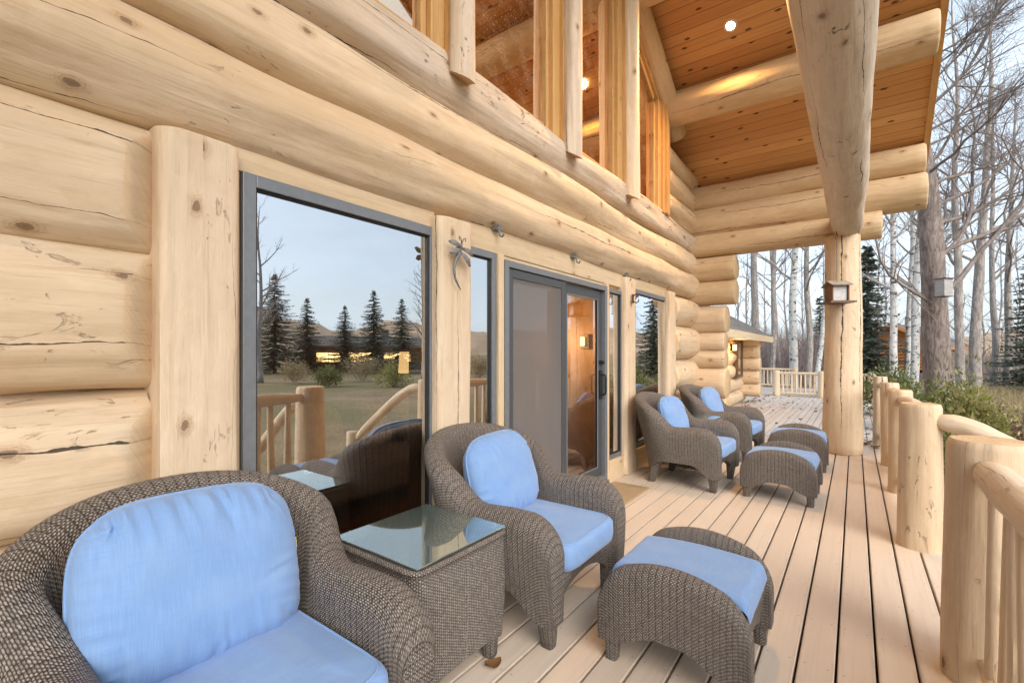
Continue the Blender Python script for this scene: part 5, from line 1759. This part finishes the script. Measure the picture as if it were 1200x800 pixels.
cabin('orange log cabin with dark roof half hidden behind the white aspens', at(1062, 39, GZ), R(72), 6.5, 5.4, 2.7, [(0, 1.1)])
p = mirrored(425, 58, GZ)
cabin('orange timber cabin with glowing windows mirrored in the big window', p, math.atan2(p.y, p.x + 4.2) + R(82), 13, 6, 2.9, [(-4.2, 2.6), (-.6, 3.0), (3.6, 3.2)], .34)

# brush thicket: one mass of thin sticks
def sticks_stuff(name, n, where, hmin, hmax, rad, mat, label, seed, tilt=.35, cat='brush'):
    rg = np.random.default_rng(seed)
    V = np.zeros((n * 4, 3)); Fq = []
    Vv = []; 
    for i in range(n):
        p = np.array(where(rg)); h = rg.uniform(hmin, hmax)
        d = np.array([rg.normal(0, tilt), rg.normal(0, tilt), 1.]); d /= np.linalg.norm(d)
        s = np.array([rg.normal(), rg.normal(), 0]); s /= np.linalg.norm(s)
        r = rad * rg.uniform(.6, 1.4)
        bend = np.array([rg.normal(0, tilt), rg.normal(0, tilt), 0]) * h * .3
        k = len(Vv)
        t2 = np.cross(d, s)
        m = p + d * h * .5; e = p + d * h + bend
        for c, rr_ in ((p, r), (m, r * .75), (e, r * .2)):
            Vv.extend([c + s * rr_, c - s * rr_ * .5 + t2 * rr_ * .87, c - s * rr_ * .5 - t2 * rr_ * .87])
        for a in range(2):
            for j in range(3):
                j2 = (j + 1) % 3; Fq.append((k + a * 3 + j, k + a * 3 + j2, k + (a + 1) * 3 + j2, k + (a + 1) * 3 + j))
    o = bulk(name, np.array(Vv), np.array(Fq), M[mat])
    return stuff(o, label, cat)
def brush_left(rg):
    p = at(rg.uniform(840, 1010), rg.uniform(27, 44)); return (p.x, p.y, GZ)
def brush_right(rg):
    p = at(rg.uniform(1100, 1230), rg.uniform(26, 42)); return (p.x, p.y, GZ)
def brush_mid(rg):
    p = at(rg.uniform(1005, 1100), rg.uniform(42, 56)); return (p.x, p.y, GZ)
sticks_stuff('undergrowth', 5200, brush_left, 1.2, 4.6, .014, 'brush', 'grey leafless thicket behind the far deck railing', 1)
sticks_stuff('undergrowth', 1500, brush_right, .6, 3.0, .012, 'brush', 'leafless brush at the foot of the meadow trees', 2)
sticks_stuff('undergrowth', 1800, brush_mid, 1., 4.6, .014, 'brush', 'leafless thicket behind the orange cabin', 3)

# grass blades
def grass(name, n, where, h0, h1, wd, mat, label, seed):
    rg = np.random.default_rng(seed)
    Vv, Fq = [], []
    for i in range(n):
        x, y = where(rg)
        h = rg.uniform(h0, h1); a = rg.uniform(0, 2 * PI)
        s = np.array([math.cos(a), math.sin(a), 0]) * wd
        l = np.array([rg.normal(0, .35), rg.normal(0, .35), 0]) * h
        p = np.array([x, y, ground_h(x, y) - .02])
        k = len(Vv)
        Vv.extend([p - s, p + s, p + l * .35 + s * .7 + [0, 0, h * .6], p + l * .35 - s * .7 + [0, 0, h * .6]])
        e = p + l + np.array([0, 0, h])
        Vv.extend([e + s * .12, e - s * .12])
        Fq.append((k, k + 1, k + 2, k + 3)); Fq.append((k + 3, k + 2, k + 4, k + 5))
    o = bulk(name, np.array(Vv), np.array(Fq), M[mat])
    return stuff(o, label, 'grass')
def g_clump(rg):
    c = CL[rg.integers(len(CL))]
    return c[0] + rg.normal(0, c[2]), c[1] + rg.normal(0, c[2])
CL = []
rr2 = random.Random(8)
for k in range(120):
    p = at(rr2.uniform(1100, 1290), rr2.uniform(13, 27)); CL.append((p.x, p.y, rr2.uniform(.2, .5)))
for k in range(26):
    p = at(rr2.uniform(1165, 1290), rr2.uniform(5.5, 9.5)); CL.append((p.x, p.y, rr2.uniform(.1, .22)))
grass('dry_grass', 15000, g_clump, .25, .75, .006, 'drygrass', 'tall dry straw coloured grass beyond the railing', 6)
def g_field(rg):
    d = 6 + 40 * rg.random() ** 1.5
    p = at(rg.uniform(1040, 1300), d); return p.x, p.y
grass('meadow_grass', 16000, g_field, .06, .2, .007, 'drygrass', 'short dry grass over the meadow', 7)

# leafy shrubs
def shrub(label, loc, rx, ry, h, n, mat, seed, size=.055, long=1.9, cat='shrub', name='leafy_shrub'):
    t = thing(name, label, cat, loc)
    rg = np.random.default_rng(seed)
    cl = [(rg.normal(0, .42), rg.normal(0, .42), rg.uniform(.35, 1.)) for _ in range(16)]
    V, Fq = [], []
    st = MB()
    for (a, b, c) in cl:
        st.tube([(a * rx * .2, b * ry * .2, 0), (a * rx * .7, b * ry * .7, h * c * .5), (a * rx, b * ry, h * c * .92)], [.012, .009, .004], 5, False)
    for i in range(n):
        a, b, c = cl[rg.integers(len(cl))]
        q = rg.normal(0, 1, 3) * np.array([.24 * rx, .24 * ry, .17 * h])
        p = np.array([a * rx, b * ry, h * c * .80]) + q
        if p[2] < .02: p[2] = rg.uniform(.02, .2)
        d = q / (np.linalg.norm(q) + 1e-6) + rg.normal(0, .55, 3) + np.array([0, 0, .15]); d /= np.linalg.norm(d)
        s = np.cross(d, rg.normal(0, 1, 3)); s /= np.linalg.norm(s) + 1e-6
        L = size * rg.uniform(.7, 1.4) * long * .5; w_ = size * rg.uniform(.7, 1.2) * .36
        k = len(V)
        V.extend([p - d * L, p + s * w_, p + d * L, p - s * w_]); Fq.append((k, k + 1, k + 2, k + 3))
    bulk('foliage', np.array(V), np.array(Fq), M[mat], t)
    st.build('stems', M['twig'], t, True)
    return t
shrub('yellow green leafy shrub right of the second railing post', at(1150, 6.0, GZ), .46, .45, 1.5, 5200, 'shrub_yellow', 1, .043)
shrub('dull green leafy shrub between the thick tree and the railing', at(1108, 7.6, GZ), .52, .5, 1.55, 5200, 'shrub', 2, .043)
shrub('low green shrub at the foot of the white aspens', at(1058, 12.2, GZ), .85, .7, 1.6, 4200, 'shrub', 3)
shrub('dark leafy shrub close behind the gap between the first two railing posts', at(1104, 4.9, GZ), .30, .3, 1.15, 2600, 'shrub', 4)
shrub('green shrub just past the third railing post', at(1080, 9.6, GZ), .5, .5, 1.5, 2400, 'shrub', 5)
shrub('low red leaved plant beside the railing, right of the yellow green shrub', at(1192, 5.2, GZ), .42, .4, 1.02, 2200, 'shrub_red', 6, .04)
shrub('straggly tan shrub in the dry grass near the right edge', at(1207, 8.6, GZ), .6, .5, 1.1, 1800, 'drygrass', 7, .05)

for k, (px, dep, rx, h, mt, lab) in enumerate([
    (345, 33, 1.3, 1.5, 'drygrass', 'golden dry bush on the lawn, mirrored at the left of the big window'),
    (383, 29, 1.0, 1.2, 'shrub', 'green bush on the lawn, mirrored left of the window middle'),
    (424, 35, 1.6, 1.7, 'drygrass', 'broad golden bush mirrored below the lit cabin windows'),
    (462, 28, 1.1, 1.4, 'shrub_yellow', 'yellow green bush mirrored near the right side of the big window'),
    (560, 34, 1.2, 1.8, 'drygrass', 'golden bush mirrored in the narrow sidelight window')]):
    shrub(lab, mirrored(px, dep, GZ), rx, rx * .8, h, 2200, mt, 40 + k, .075)
